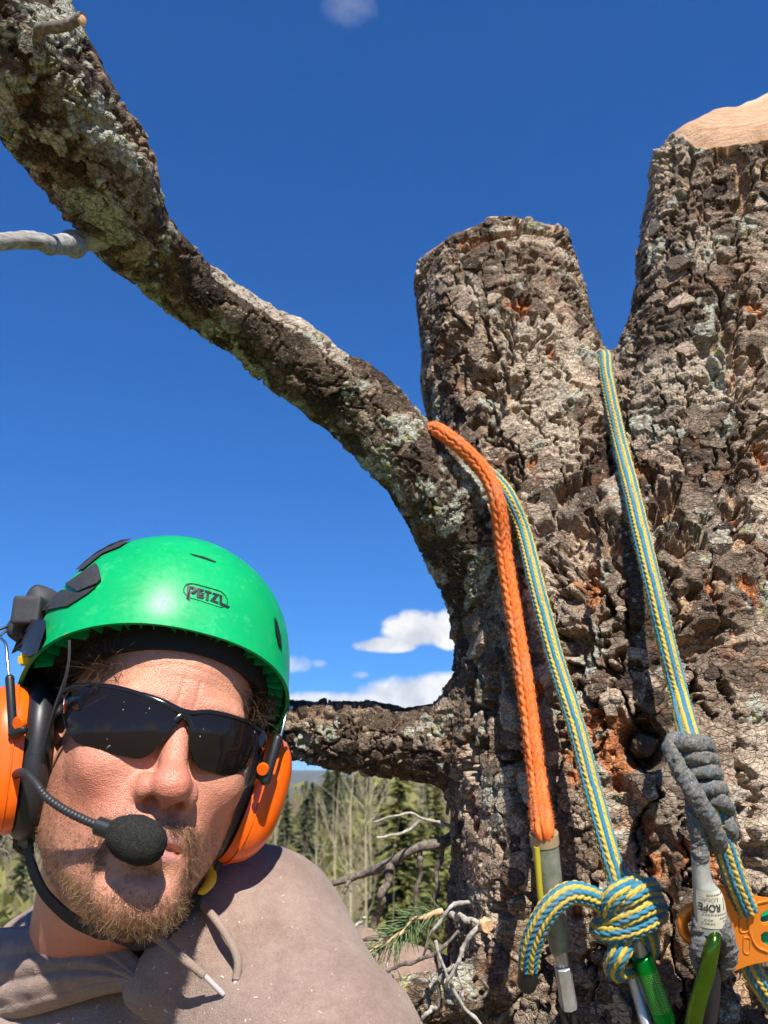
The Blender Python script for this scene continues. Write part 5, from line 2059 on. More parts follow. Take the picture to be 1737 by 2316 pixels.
def knot():
    parts = []
    K = lambda x, y, d=0.0: P(x, y, KD + d)
    # rising wraps across the front
    for (x0, y0, x1, y1, rx, k0) in ((1372, 2085, 1482, 2048, 0, 0), (1378, 2042, 1468, 2010, 0, 1)):
        mx, my = (x0 + x1) / 2, (y0 + y1) / 2
        pts = [K(x1 - 4, y1 + 12, 0.020), K(x1 + 4, y1, 0.004), K(x1 - 22, y1 + 2, -0.009), K(mx, my, -0.0135), K(x0 + 16, y0 - 2, -0.008), K(x0 - 4, y0 + 8, 0.004), K(x0 + 4, y0 + 16, 0.020)]
        parts.append(braid(pts, ROPE_R, rot0=0.4 + k0)[:3])
    pts = [K(1366, 2112, 0.016), K(1356, 2100, 0.004), K(1380, 2108, -0.009), K(1430, 2098, -0.013), K(1474, 2076, -0.006), K(1488, 2062, 0.008), K(1470, 2060, 0.02)]
    parts.append(braid(pts, ROPE_R, rot0=1.1)[:3])
    # first strand leaning over the top wrap
    pts = [K(1384, 2078, 0.006), K(1378, 2052, -0.008), K(1392, 2026, -0.013), K(1420, 2010, -0.010), K(1448, 2006, 0.004), K(1458, 2016, 0.016)]
    parts.append(braid(pts, ROPE_R, rot0=0.8)[:3])
    # bight hanging below, round the carabiner
    pts = [K(1424, 2108, 0.004), K(1414, 2130, -0.008), K(1398, 2160, -0.012), K(1388, 2182, -0.006), K(1398, 2196, 0.004), K(1424, 2186, 0.016), K(1452, 2168, 0.020), K(1468, 2146, 0.014), K(1466, 2118, 0.008), K(1456, 2092, 0.006)]
    parts.append(braid(pts, ROPE_R, rot0=0.2)[:3])
    V, F, A = merge(parts)
    o = mesh('knot', V, F, M_ROPE, rope_knot, True, A)
    o['label'] = 'bulky knot of wraps'
    pts = [K(1398, 2078, 0.004), K(1370, 2050, -0.002), K(1339, 2029, -0.006), K(1292, 2019, -0.010), K(1253, 2043, -0.012), K(1220, 2090, -0.010), K(1201, 2144, -0.006), K(1196, 2190, -0.002)]
    v, f, at, c = braid(pts, ROPE_R * 1.02, rot0=0.3)
    t = mesh('tail', v, f, M_ROPE, rope_knot, True, at)
    t['label'] = 'short tail arching left from the knot'
    e0, e1 = np.array(pts[-1]), np.array(pts[-1]) + (np.array(pts[-1]) - np.array(pts[-2])) / np.linalg.norm(np.array(pts[-1]) - np.array(pts[-2])) * 0.012
    w, g = capsule_mesh(e0, e1, ROPE_R * 0.98)
    oo = mesh('end_whipping', w, g, M_BLACK, t)
    fuzz(np.array([K(1380, 2030, -0.01), K(1440, 2005, -0.008), K(1490, 2060, -0.002)]), 0.009, 700, 0.005, M_FUZZ_B, rope_knot, RGT + UPV)


knot()

# frayed orange rope over the raised limb
ro = np.vstack([[P(*q) for q in ((962, 992, 0.86), (974, 972, 0.815), (992, 974, 0.786), (1014, 988, 0.776), (1044, 1012, 0.772), (1079, 1046, 0.769), (1108, 1088, 0.764), (1126, 1140, 0.756))],
                on_tree([(1141, 1256, 0.018), (1167, 1413, 0.020), (1188, 1550, 0.024), (1204, 1675, 0.030), (1220, 1801, 0.038)]), [P(1228, 1866, min(tree_hit(1240, 1950), tree_hit(1270, 2150), tree_hit(1285, 2260)) - 0.042), P(1231, 1898, min(tree_hit(1240, 1950), tree_hit(1270, 2150), tree_hit(1285, 2260)) - 0.042)]])
OR_R = 0.0071
v, f, at, c = braid(ro, OR_R, cols=8, pitch=0.0086, lift=0.38, ncirc=56, rot0=0.35)
nz = fbm(v * 420, 2, 3)
v = v + (vert_normals(v, f) * (0.0005 * nz)[:, None])
rope_orange = tag(mesh('rope_lanyard', v, f, M_OROPE, None, True, at), 'frayed orange rope hanging over the raised limb into a cloudy plastic sleeve', 'rope')
fuzz(ro[1:], OR_R, 9000, 0.0045, M_FUZZ_O, rope_orange)


def cloudy(name, c, dirt):
    def f(nt, b):
        o = nt.obj()
        n = nt.noise(o, 120, 5, 0.65)
        nt.l.new(nt.mix(nt.ramp(n, [(0.35, 0.0), (0.7, 1.0)]), (*c, 1), (*dirt, 1)), b.inputs['Base Color'])
        bp = nt.node('ShaderNodeBump', Strength=0.25, Distance=0.0008, Height=n)
        nt.l.new(bp.outputs[0], b.inputs['Normal'])
    return material(name, rough=0.30, spec=0.5, build=f)


M_SLEEVE = cloudy('cloudy_grey_sleeve', (0.17, 0.18, 0.13), (0.30, 0.30, 0.23))
M_LABELSL = cloudy('clear_label_sleeve', (0.26, 0.28, 0.24), (0.46, 0.46, 0.40))
OD = min(tree_hit(1240, 1950), tree_hit(1270, 2150), tree_hit(1285, 2260)) - 0.042
sl = np.array([P(1230, 1886, OD), P(1231, 1890, OD), P(1232, 1905, OD), P(1240, 1970, OD), P(1252, 2060, OD), P(1266, 2140, OD), P(1267, 2144, OD)])
o = mesh('sleeve', *tube(catmull(sl, 40), np.interp(np.linspace(0, 1, 40), [0, 0.03, 0.1, 0.9, 1], [0.0088, 0.0098, 0.0095, 0.0078, 0.0072]), 24), M_SLEEVE, rope_orange)
mesh('sleeve_band', *tube(np.array([P(1230.0, 1884, OD), P(1232.6, 1908, OD)]), 0.0101, 24), material('tan_band', (0.36, 0.27, 0.15), 0.4), rope_orange)
mesh('yellow_stripe', *tube(catmull(np.array([P(1214, 1915, OD - 0.0068), P(1217, 1960, OD - 0.0070), P(1223, 2030, OD - 0.0070), P(1233, 2085, OD - 0.0066)]), 20), 0.0022, 8), material('yellow_stripe_plastic', (0.52, 0.44, 0.03), 0.4), rope_orange)

# steel snap below the orange rope's sleeve
M_ALU = material('scuffed_steel', build=speckle((0.55, 0.55, 0.56), 0.3, 260, 0.25, 0.0004), rough=0.42, metal=0.7)
snap = empty('steel_snap_hook', P(1280, 2240, OD))
tag(snap, 'grey steel snap hook under the orange rope sleeve', 'snap hook')


def gear(name, vf, mat, parent, smooth=True, attrs=None):
    o = mesh(name, vf[0], vf[1], mat, None, smooth, attrs)
    adopt(o, parent)
    return o


gear('swivel', join([tube(np.array([P(1258 + k, 2138, OD), P(1267 + k, 2188, OD)]), 0.0022, 10) for k in (-1, 7, 15)]), M_ALU, snap)
gear('gate_sleeve', tube(np.array([P(1272, 2186, OD), P(1272.3, 2188, OD), P(1287, 2278, OD), P(1287.3, 2280, OD)]), np.array([0.0050, 0.0058, 0.0060, 0.0050]), 8), M_ALU, snap, False)
gear('hook', join([tube(catmull(np.array([P(1280 + a, 2278, OD), P(1290 + a, 2330, OD), P(1300 + a * 1.6, 2400, OD), P(1302, 2450, OD)]), 14), 0.0024, 10) for a in (-9, 12)]), M_BLACK, snap)

# green locking carabiner through the knot
CD = KD + 0.006
gcar = empty('locking_carabiner', P(1470, 2250, CD))
tag(gcar, 'carabiner with bright green anodised sleeve hanging from the blue and yellow knot', 'carabiner')


def sleeve_green():
    def f(nt, b):
        cu, cv = nt.attr('cu').outputs['Fac'], nt.attr('cv').outputs['Fac']
        # rows of short engraved dashes
        row = nt.math('FRACT', nt.math('MULTIPLY', cu, 46.0))
        dash = nt.math('FRACT', nt.math('ADD', nt.math('MULTIPLY', cv, 26.0), nt.math('MULTIPLY', nt.math('FLOOR', nt.math('MULTIPLY', cu, 46.0)), 0.37)))
        on = nt.math('MULTIPLY', nt.math('LESS_THAN', row, 0.34), nt.math('LESS_THAN', dash, 0.62))
        band = nt.math('MULTIPLY', nt.math('GREATER_THAN', cv, 0.22), nt.math('LESS_THAN', cv, 0.80))
        on = nt.math('MULTIPLY', on, band)
        nt.l.new(nt.mix(nt.math('MULTIPLY', on, 0.65), (0.0, 0.34, 0.045, 1), (0.62, 0.72, 0.40, 1)), b.inputs['Base Color'])
        bp = nt.node('ShaderNodeBump', Strength=0.5, Distance=0.0004, Height=on)
        bp.invert = True
        nt.l.new(bp.outputs[0], b.inputs['Normal'])
    return material('green_anodised_sleeve', rough=0.28, metal=0.75, build=f)


def knurled(a, b, r, n=48, m=60):
    t = np.linspace(0, 1, m)
    c = a + (b - a) * t[:, None]
    rr = r * np.interp(t, [0, 0.015, 0.05, 0.86, 0.97, 1], [0.80, 0.94, 1.0, 1.04, 1.04, 0.93])
    V, F = tube(c, rr, n)
    cu = np.tile(np.arange(n) / n, m)
    cv = np.repeat(t, n)
    return V, F, dict(cu=cu, cv=cv)


sa, sb = P(1450, 2160, CD), P(1506, 2312, CD - 0.004)
v, f, at = knurled(sa, sb, 0.0072)
gear('gate_sleeve', (v, f), sleeve_green(), gcar, True, at)
gear('frame', join([tube(catmull(np.array([P(1468, 2335, CD - 0.002), P(1440, 2235, CD + 0.012), P(1424, 2170, CD + 0.016), P(1428, 2124, CD + 0.012), P(1440, 2120, CD + 0.004), P(1452, 2164, CD)]), 40), 0.0046, 12),
                    tube(np.array([P(1504, 2306, CD - 0.004), P(1530, 2380, CD - 0.006), P(1500, 2430, CD)]), 0.0058, 12)]), M_ALU, gcar)

# grey friction hitch on the fork rope
M_HITCH = material('grey_blue_hitch_cord', rough=0.95, spec=0.1)


def hitch_build(nt, b):
    o = nt.obj()
    n = nt.noise(o, 700, 4, 0.7)
    col = nt.ramp(n, [(0.3, (0.06, 0.058, 0.054)), (0.5, (0.165, 0.155, 0.138)), (0.72, (0.30, 0.285, 0.255))])
    bl = nt.ramp(nt.noise(o, 330, 4, 0.7), [(0.56, 0.0), (0.66, 0.75)])
    col = nt.mix(bl, col, (0.045, 0.17, 0.27, 1))
    ch = nt.ramp(nt.noise(o, 420, 2, 0.5), [(0.725, 0.0), (0.74, 0.9)])
    col = nt.mix(ch, col, (0.75, 0.66, 0.50, 1))
    nt.l.new(col, b.inputs['Base Color'])
    bp = nt.node('ShaderNodeBump', Strength=0.8, Distance=0.0008, Height=n)
    nt.l.new(bp.outputs[0], b.inputs['Normal'])


hitch_build(NT(M_HITCH.node_tree), M_HITCH.node_tree.nodes['Principled BSDF'])
HD = min(tree_hit(1600, 1800), tree_hit(1680, 2120), tree_hit(1600, 2200)) - 0.056
hitch = empty('friction_hitch', P(1600, 1800, HD))
tag(hitch, 'worn grey hitch cord wrapped round the rope above the orange pulley, clear printed sleeve below', 'hitch cord')


def cord(pts, r, n=14):
    m = max(20, 6 * len(pts))
    cc = catmull(np.array(pts), m * 3)
    v, f = tube(cc, r, 22)
    ctr = np.repeat(cc, 22, axis=0)
    v = ctr + (v - ctr) * (1 + 0.16 * fbm(v * 260, 2, 7) + 0.12 * fbm(v * 700, 2, 8))[:, None]
    return v, f


H = lambda x, y, d=0.0: P(x, y, HD + d)
wr = []
for k, (x, y) in enumerate(((1562, 1690), (1572, 1722), (1583, 1752), (1596, 1790))):
    s = 1.0 - 0.03 * k
    wr.append(cord([H(x - 26 * s, y + 16, 0.012), H(x - 32 * s, y + 2, 0.0), H(x - 14, y - 8, -0.0105), H(x + 14, y - 10, -0.0115), H(x + 36 * s, y - 4, -0.004), H(x + 38 * s, y + 8, 0.010)], 0.0050))
gear('wraps', join(wr), M_HITCH, hitch)
gear('crossing_strand', cord([H(1528, 1672, 0.006), H(1520, 1694, -0.006), H(1540, 1744, -0.0125), H(1574, 1800, -0.0165), H(1604, 1852, -0.0155), H(1622, 1898, -0.010), H(1624, 1912, 0.002)], 0.0057), M_HITCH, hitch)
gear('lower_wrap', join([cord([H(1590, 1822, 0.012), H(1600, 1812, -0.006), H(1622, 1806, -0.010), H(1640, 1822, -0.004), H(1646, 1846, 0.010)], 0.0052),
                         cord([H(1640, 1850, 0.0), H(1650, 1872, -0.004), H(1648, 1896, 0.004), H(1630, 1905, 0.012)], 0.0050)]), M_HITCH, hitch)
gear('leg', cord([H(1590, 1818, 0.004), H(1572, 1826, -0.004), H(1572, 1856, -0.010), H(1580, 1900, -0.010), H(1584, 1950, -0.010)], 0.0056), M_HITCH, hitch)
gear('eye', cord([H(1586, 2070, -0.008), H(1584, 2120, -0.010), H(1582, 2160, -0.009), H(1594, 2190, -0.004), H(1622, 2196, 0.0), H(1644, 2176, -0.006), H(1646, 2140, -0.010), H(1634, 2100, -0.012), H(1624, 2070, -0.010)], 0.0057), M_HITCH, hitch)


def label_sleeve():
    rows = [(1583, 1920, 19.5), (1583.5, 1924, 20.5), (1585, 1960, 20), (1589, 1990, 22), (1598, 2012, 30), (1602, 2030, 34), (1607, 2070, 36), (1610, 2102, 36.5), (1610, 2106, 35.5)]
    D = HD - 0.0100
    px = D / FPX
    n = 36
    a = np.linspace(0, 2 * math.pi, n, endpoint=False)
    V = []
    rr = catmull(np.array(rows, float), 40)
    for x, y, w in rr:
        c = P(x, y, D)
        rx = w * px
        rd = min(0.0072, rx * 0.95)
        V.append(c + np.cos(a)[:, None] * RGT * rx - np.sin(a)[:, None] * FWD * rd)
    V = np.vstack(V)
    m = len(rr)
    F = [(i * n + j, i * n + (j + 1) % n, (i + 1) * n + (j + 1) % n, (i + 1) * n + j) for i in range(m - 1) for j in range(n)]
    F += [tuple(range(n - 1, -1, -1)), tuple((m - 1) * n + j for j in range(n))]
    s = gear('sleeve', (V, F), M_LABELSL, hitch)
    # printed label: a strip over the front of the sleeve
    def surf(x, y, lift=0.00035):
        i = np.interp(y, rr[:, 1], np.arange(m))
        cx, w = np.interp(y, rr[:, 1], rr[:, 0]), np.interp(y, rr[:, 1], rr[:, 2])
        u = np.clip((x - cx) / w, -0.999, 0.999)
        rd = min(0.0072, w * px * 0.95)
        return P(cx, y, D) + RGT * (u * w * px) - FWD * (math.sqrt(1 - u * u) * rd + lift)
    lv, lf = [], []
    ys = np.linspace(2005, 2088, 12)
    us = np.linspace(-0.93, 0.95, 14)
    for y in ys:
        cx, w = np.interp(y, rr[:, 1], rr[:, 0]), np.interp(y, rr[:, 1], rr[:, 2])
        for u in us:
            lv.append(surf(cx + u * w, y))
    for i in range(11):
        for j in range(13):
            q = i * 14 + j
            lf.append((q, q + 14, q + 15, q + 1))
    lab = mesh('label', np.array(lv), lf, material('cream_label_film', build=speckle((0.62, 0.58, 0.44), 0.15, 200, 0.1, 0.0003, 60), rough=0.35), s)
    lab['label'] = 'cream printed label, upside down, reading ROPE LOGIC'
    # lettering, upside down as the sleeve hangs
    def word(txt, cx, cy, hpx, bold, mat, squeeze=1.0):
        cu = bpy.data.curves.new('text', 'FONT')
        cu.body = txt
        cu.size = 1.0
        cu.offset = bold
        cu.align_x = 'CENTER'
        cu.align_y = 'CENTER'
        ob = bpy.data.objects.new('text', cu)
        COL.objects.link(ob)
        dg = bpy.context.evaluated_depsgraph_get()
        me = bpy.data.meshes.new_from_object(ob.evaluated_get(dg))
        bpy.data.objects.remove(ob)
        vv = np.array([v_.co[:] for v_ in me.vertices])
        ff = [tuple(p_.vertices) for p_ in me.polygons]
        sc = hpx / 0.70
        w = np.array([surf(cx - x * sc * squeeze, cy + y * sc, 0.0008) for x, y, _ in vv])
        o_ = mesh('lettering', w, ff, mat, s, False)
        o_['label'] = 'dark printed lettering ' + txt
        bpy.data.meshes.remove(me)
    ink = material('dark_print', (0.045, 0.045, 0.05), 0.5)
    grey = material('grey_print', (0.20, 0.20, 0.19), 0.5)
    word('ROPE', 1596, 2040, 16, 0.02, ink, 0.86)
    word('LOGIC', 1594, 2022, 9, -0.004, grey, 1.05)
    for k, (y, x0, x1) in enumerate(((2012, 1588, 1636), (2056, 1580, 1636), (2064, 1618, 1640), (2071, 1626, 1642), (2068, 1584, 1600), (2076, 1580, 1604))):
        x = x0
        while x < x1:
            w_ = random.uniform(2, 5)
            q = [surf(x, y - 1.3, 0.0007), surf(x + w_, y - 1.3, 0.0007), surf(x + w_, y + 1.3, 0.0007), surf(x, y + 1.3, 0.0007)]
            fine.append((np.array(q), [(0, 1, 2, 3)]))
            x += w_ + random.uniform(1, 2)
    q = [surf(1627, 2022, 0.0008), surf(1640, 2022, 0.0008), surf(1641, 2048, 0.0008), surf(1628, 2048, 0.0008)]
    fine.append((np.array(q), [(0, 1, 2, 3)]))
    fo = mesh('small_print', *join(fine), grey, s, False)


fine = []
label_sleeve()

# orange pulley behind the sleeve
PD = HD + 0.006
M_PUL = material('orange_anodised_alloy', build=speckle((0.86, 0.26, 0.028), 0.10, 500, 0.08, 0.0002), rough=0.30, metal=0.3)
pulley = empty('rope_pulley', P(1690, 2085, PD))
tag(pulley, 'orange alloy rope pulley with green sheave at the right edge, below the grey hitch', 'pulley')


def plate(outer, holes, d, thick, mat, parent, name, bev=0.0009):
    bm = bmesh.new()
    for loop in [outer] + holes:
        vs = [bm.verts.new(tuple(P(x, y, d))) for x, y in loop]
        for a, b in zip(vs, vs[1:] + vs[:1]):
            bm.edges.new((a, b))
    bmesh.ops.triangle_fill(bm, edges=bm.edges[:], use_beauty=True)
    # drop triangles that fill the holes
    from mathutils.geometry import intersect_point_tri_2d
    def inside(pt, poly):
        c_ = False
        j = len(poly) - 1
        for i in range(len(poly)):
            if (poly[i][1] > pt[1]) != (poly[j][1] > pt[1]) and pt[0] < (poly[j][0] - poly[i][0]) * (pt[1] - poly[i][1]) / (poly[j][1] - poly[i][1]) + poly[i][0]:
                c_ = not c_
            j = i
        return c_
    kill = []
    for fa in bm.faces:
        c_ = np.array(fa.calc_center_median()) - CAM
        z = c_ @ FWD
        pt = ((c_ @ RGT) / z * FPX + SRC_W / 2, -(c_ @ UPV) / z * FPX + SRC_H / 2)
        if any(inside(pt, h_) for h_ in holes):
            kill.append(fa)
    bmesh.ops.delete(bm, geom=kill, context='FACES')
    r = bmesh.ops.extrude_face_region(bm, geom=bm.faces[:])
    for v_ in [g for g in r['geom'] if isinstance(g, bmesh.types.BMVert)]:
        v_.co += Vector(tuple(FWD * -thick))
    bmesh.ops.recalc_face_normals(bm, faces=bm.faces[:])
    sharp = [e for e in bm.edges if len(e.link_faces) == 2 and e.calc_face_angle(0) > 1.0]
    bmesh.ops.bevel(bm, geom=sharp, offset=bev, segments=2, affect='EDGES')
    bm.verts.index_update()
    V = np.array([v_.co[:] for v_ in bm.verts])
    F = [tuple(v_.index for v_ in fa.verts) for fa in bm.faces]
    bm.free()
    return gear(name, (V, F), mat, parent, False)


def circ(cx, cy, r, n=28, a0=0, a1=2 * math.pi):
    return [(cx + r * math.cos(t), cy + r * math.sin(t)) for t in np.linspace(a0, a1, n, endpoint=abs(a1 - a0) < 6)]


def pul():
    outer = [(1640, 1998), (1658, 2010), (1690, 2020), (1730, 2028), (1775, 2030), (1830, 2050), (1850, 2100), (1830, 2150), (1775, 2168), (1730, 2172), (1690, 2180), (1655, 2194), (1630, 2204), (1604, 2206),
             (1588, 2180), (1578, 2150), (1558, 2136), (1538, 2118), (1530, 2094), (1530, 2076), (1538, 2055), (1556, 2040), (1578, 2034), (1600, 2020), (1618, 2000)]
    ring = circ(1578, 2088, 25, 24)
    k1 = [(1716, 2078), (1718, 2066), (1730, 2056), (1748, 2054), (1766, 2060), (1764, 2074), (1740, 2080), (1724, 2084)]
    k2 = [(1718, 2110), (1728, 2104), (1742, 2112), (1762, 2120), (1764, 2136), (1746, 2140), (1728, 2132), (1718, 2122)]
    c_ = lambda l: [tuple(q) for q in catmull(np.array(l + l[:1], float), 40)[:-1]]
    plate(c_(outer), [ring, c_(k1), c_(k2)], PD - 0.001, 0.0032, M_PUL, pulley, 'cheek_plate')
    plate(c_(outer), [ring], PD + 0.017, 0.0032, M_PUL, pulley, 'cheek_plate')
    # thick rim of the attachment eye
    rr = np.array([P(x, y, PD - 0.003) for x, y in circ(1578, 2088, 36, 49)] + [P(1614, 2088, PD - 0.003)])
    gear('eye_rim', tube(catmull(rr, 80), 0.0030, 12), M_PUL, pulley)
    sh = np.array([P(1752, 2096, PD + 0.001), P(1752, 2096, PD + 0.0012), P(1752, 2096, PD + 0.0065), P(1752, 2096, PD + 0.012), P(1752, 2096, PD + 0.0122)])
    gear('sheave', tube(sh, np.array([0.0155, 0.0165, 0.0135, 0.0165, 0.0155]), 40), material('green_sheave_alloy', (0.01, 0.42, 0.16), 0.3, 0.4), pulley)
    # raised frames and ribs forged into the cheek
    def line(pts, r_=0.0006, closed=True, nm='raised_mark'):
        q = [P(x, y, PD - 0.0043) for x, y in (pts + pts[:1] if closed else pts)]
        gear(nm, tube(catmull(np.array(q), 8 * len(q)), r_, 6, cap=not closed), M_PUL, pulley)
    line([(1674, 2034), (1690, 2033), (1692, 2050), (1690, 2064), (1676, 2062)])
    line([(1672, 2078), (1690, 2076), (1694, 2090), (1690, 2106), (1674, 2106)])
    line([(1682, 2120), (1696, 2122), (1697, 2140), (1694, 2156), (1682, 2152)])
    line([(1700, 2052), (1694, 2074), (1694, 2100), (1702, 2126), (1714, 2142), (1737, 2152)], 0.0011, False)
    line([(1702, 2052), (1712, 2042), (1737, 2036)], 0.0011, False)


pul()

# olive carabiner hanging from the hitch's eye
M_OLIVE = material('olive_green_anodised', build=speckle((0.10, 0.20, 0.022), 0.2, 60, 0.05, 0.0003), rough=0.16, metal=0.9)
ocar = empty('carabiner', P(1600, 2200, HD))
tag(ocar, 'olive green carabiner hanging from the grey cord eye at the bottom edge', 'carabiner')
D = HD - 0.016
body = catmull(np.array([P(1612, 2128, HD + 0.004), P(1616, 2112, HD - 0.010), P(1616, 2120, D), P(1610, 2150, D - 0.004), P(1598, 2200, D - 0.004), P(1580, 2260, D - 0.004), P(1566, 2330, D - 0.004), P(1556, 2420, D), P(1590, 2500, D + 0.004), P(1640, 2470, D + 0.012), P(1650, 2400, D + 0.016)]), 80)
gear('frame', tube(body, np.concatenate([np.linspace(0.0034, 0.0052, 24), np.full(56, 0.0052)]), 16), M_OLIVE, ocar)
gear('gate', tube(np.array([P(1616, 2180, D + 0.012), P(1612, 2260, D + 0.010), P(1600, 2340, D + 0.008), P(1640, 2420, D + 0.016)]), 0.0044, 12), M_BLACK, ocar)
# ------------------------------------------------------------------ dead twigs and the needle spray on the tree
def twig_material(name, a, b_, c, scale=260, stretch=(1, 1, 1)):
    def f(nt, b):
        o = nt.obj()
        mp = nt.node('ShaderNodeMapping', Vector=o, Scale=stretch)
        n = nt.noise(mp.outputs[0], scale, 5, 0.7)
        nt.l.new(nt.ramp(n, [(0.3, a), (0.5, b_), (0.72, c)]), b.inputs['Base Color'])
        bp = nt.node('ShaderNodeBump', Strength=0.6, Distance=0.0008, Height=n)
        nt.l.new(bp.outputs[0], b.inputs['Normal'])
    return material(name, rough=0.9, spec=0.2, build=f)


M_TWIG = twig_material('twig_bark', (0.07, 0.055, 0.045), (0.19, 0.155, 0.125), (0.36, 0.31, 0.26))
M_TWIGP = twig_material('pale_dead_twig', (0.22, 0.195, 0.165), (0.40, 0.365, 0.32), (0.60, 0.56, 0.50))
M_GREYWOOD = twig_material('weathered_grey_wood', (0.13, 0.12, 0.11), (0.30, 0.285, 0.265), (0.50, 0.48, 0.45), 420, (0.10, 0.6, 1.0))
M_CUTEND = twig_material('fresh_cut_end', (0.50, 0.25, 0.11), (0.72, 0.44, 0.24), (0.82, 0.62, 0.40), 200)


def twig(pts, rad_px, mat, name='twig', knobs=0.25, n=9, seed=0, parent=None, sides=9):
    """pts [(px, py, depth)], rad_px start/end radius in source pixels"""
    w = np.array([P(*q) for q in pts])
    d = np.array([q[2] for q in pts])
    m = 14 * (len(pts) - 1) + 1
    c = catmull(np.hstack([w, d[:, None]]), m)
    t = np.linspace(0, 1, m)
    r = (rad_px[0] + (rad_px[1] - rad_px[0]) * t) * c[:, 3] / FPX
    q = np.stack([t * 9 + seed * 3.1, t * 0 + seed, t * 0], 1)
    r = r * (1 + knobs * vnoise(q * 2.2, 3) + 0.10 * vnoise(q * 9.0, 4) + knobs * 0.6 * (np.abs(vnoise(q * 1.1, 5)) > 0.62))
    c3 = c[:, :3] + np.stack([vnoise(q * 0.7, 7), vnoise(q * 0.7, 8), vnoise(q * 0.7, 9)], 1) * r[:, None] * 0.9
    v, f = tube(c3, r, sides)
    o = mesh(name, v, f, mat, None)
    adopt(o, parent or tree)
    return o


TD = 0.83
twig([(1040, 1882, TD + 0.02), (1005, 1895, TD), (947, 1914, TD), (889, 1945, TD + 0.01), (831, 1972, TD + 0.02), (781, 1986, TD + 0.03), (735, 1998, TD + 0.04), (660, 2004, TD + 0.06)], (11.5, 6.0), M_TWIG, 'dead_branch', 0.16, seed=1)
twig([(889, 1946, TD + 0.01), (872, 2000, TD), (860, 2039, TD), (848, 2096, TD + 0.01)], (10, 7), M_TWIG, seed=2)
twig([(947, 1916, TD), (946, 1980, TD), (944, 2047, TD), (940, 2090, TD)], (6.5, 5), M_TWIG, seed=3)
twig([(1003, 1905, TD), (998, 1940, TD), (990, 1976, TD), (983, 2054, TD), (980, 2090, TD)], (6.5, 4.5), M_TWIG, seed=4)
twig([(750, 1992, TD + 0.03), (746, 2010, TD + 0.02), (745, 2038, TD + 0.02)], (5, 4), M_TWIG, seed=5)
twig([(786, 1986, TD + 0.03), (784, 2000, TD + 0.02), (782, 2014, TD + 0.02)], (4, 4.5), M_TWIG, seed=6)
twig([(1030, 1868, TD), (1005, 1862, TD - 0.01), (975, 1858, TD - 0.01), (951, 1852, TD - 0.01), (925, 1839, TD - 0.01), (900, 1845, TD - 0.02), (870, 1850, TD - 0.02), (846, 1859, TD - 0.03)], (4.6, 1.6), M_TWIGP, seed=7)
twig([(949, 1854, TD - 0.01), (930, 1872, TD - 0.01), (907, 1885, TD - 0.02), (880, 1891, TD - 0.02), (853, 1896, TD - 0.02)], (4.0, 2.6), M_TWIGP, seed=8)
LD = min(tree_hit(1090, 2090), tree_hit(1050, 2150), tree_hit(1080, 2250)) - 0.03
twig([(1060, 2040, LD + 0.02), (1023, 2049, LD), (998, 2080, LD), (976, 2112, LD), (954, 2168, LD + 0.01)], (4.5, 3.2), M_TWIGP, seed=9)
twig([(1024, 2075, LD + 0.03), (1040, 2068, LD + 0.01), (1064, 2078, LD), (1090, 2087, LD - 0.01)], (7, 6), M_TWIGP, seed=10)
s_ = disc(P(1096, 2087, LD - 0.012), -FWD + 0.25 * RGT, 0.0046, 0.006, 20)
o = mesh('cut_stub', s_[0] + 0.0006 * np.stack([fbm(s_[0] * 500, 2, k) for k in (1, 2, 3)], 1), s_[1], M_CUTEND, None)
adopt(o, tree)
twig([(1095, 2090, LD - 0.01), (1081, 2098, LD - 0.01), (1045, 2151, LD - 0.01), (1016, 2214, LD - 0.01), (1010, 2235, LD)], (5.5, 3.5), M_TWIGP, seed=11)
twig([(1040, 2108, LD), (1023, 2120, LD), (976, 2160, LD), (930, 2176, LD + 0.01), (870, 2192, LD + 0.02)], (4.2, 5.0), M_TWIG, seed=12)
twig([(985, 2130, LD), (991, 2148, LD), (1005, 2191, LD), (1016, 2222, LD), (1048, 2278, LD), (1085, 2312, LD), (1110, 2345, LD)], (4.2, 3.4), M_TWIGP, seed=13)
twig([(1024, 2180, LD), (1032, 2196, LD), (1044, 2226, LD), (1048, 2262, LD)], (3.8, 3.0), M_TWIGP, seed=14)
twig([(992, 2140, LD + 0.02), (994, 2220, LD + 0.01), (992, 2290, LD + 0.01)], (5, 4.5), M_TWIG, seed=15)
twig([(985, 2275, LD), (972, 2284, LD - 0.01), (954, 2308, LD - 0.01), (946, 2340, LD - 0.01)], (4.5, 4), M_TWIGP, seed=16)
twig([(1090, 2215, LD), (1100, 2240, LD), (1080, 2262, LD), (1058, 2258, LD)], (4, 2.6), M_TWIG, seed=17)
twig([(780, 2112, 0.74), (800, 2098, 0.74), (822, 2082, 0.74), (824, 2074, 0.74)], (4.5, 3.4), M_TWIGP, seed=18)
twig([(790, 2132, 0.74), (830, 2124, 0.73), (858, 2126, 0.73)], (4.5, 3), M_TWIG, seed=19)
twig([(872, 2180, 0.72), (884, 2196, 0.71), (892, 2212, 0.71)], (3.4, 2.6), M_TWIGP, seed=20)
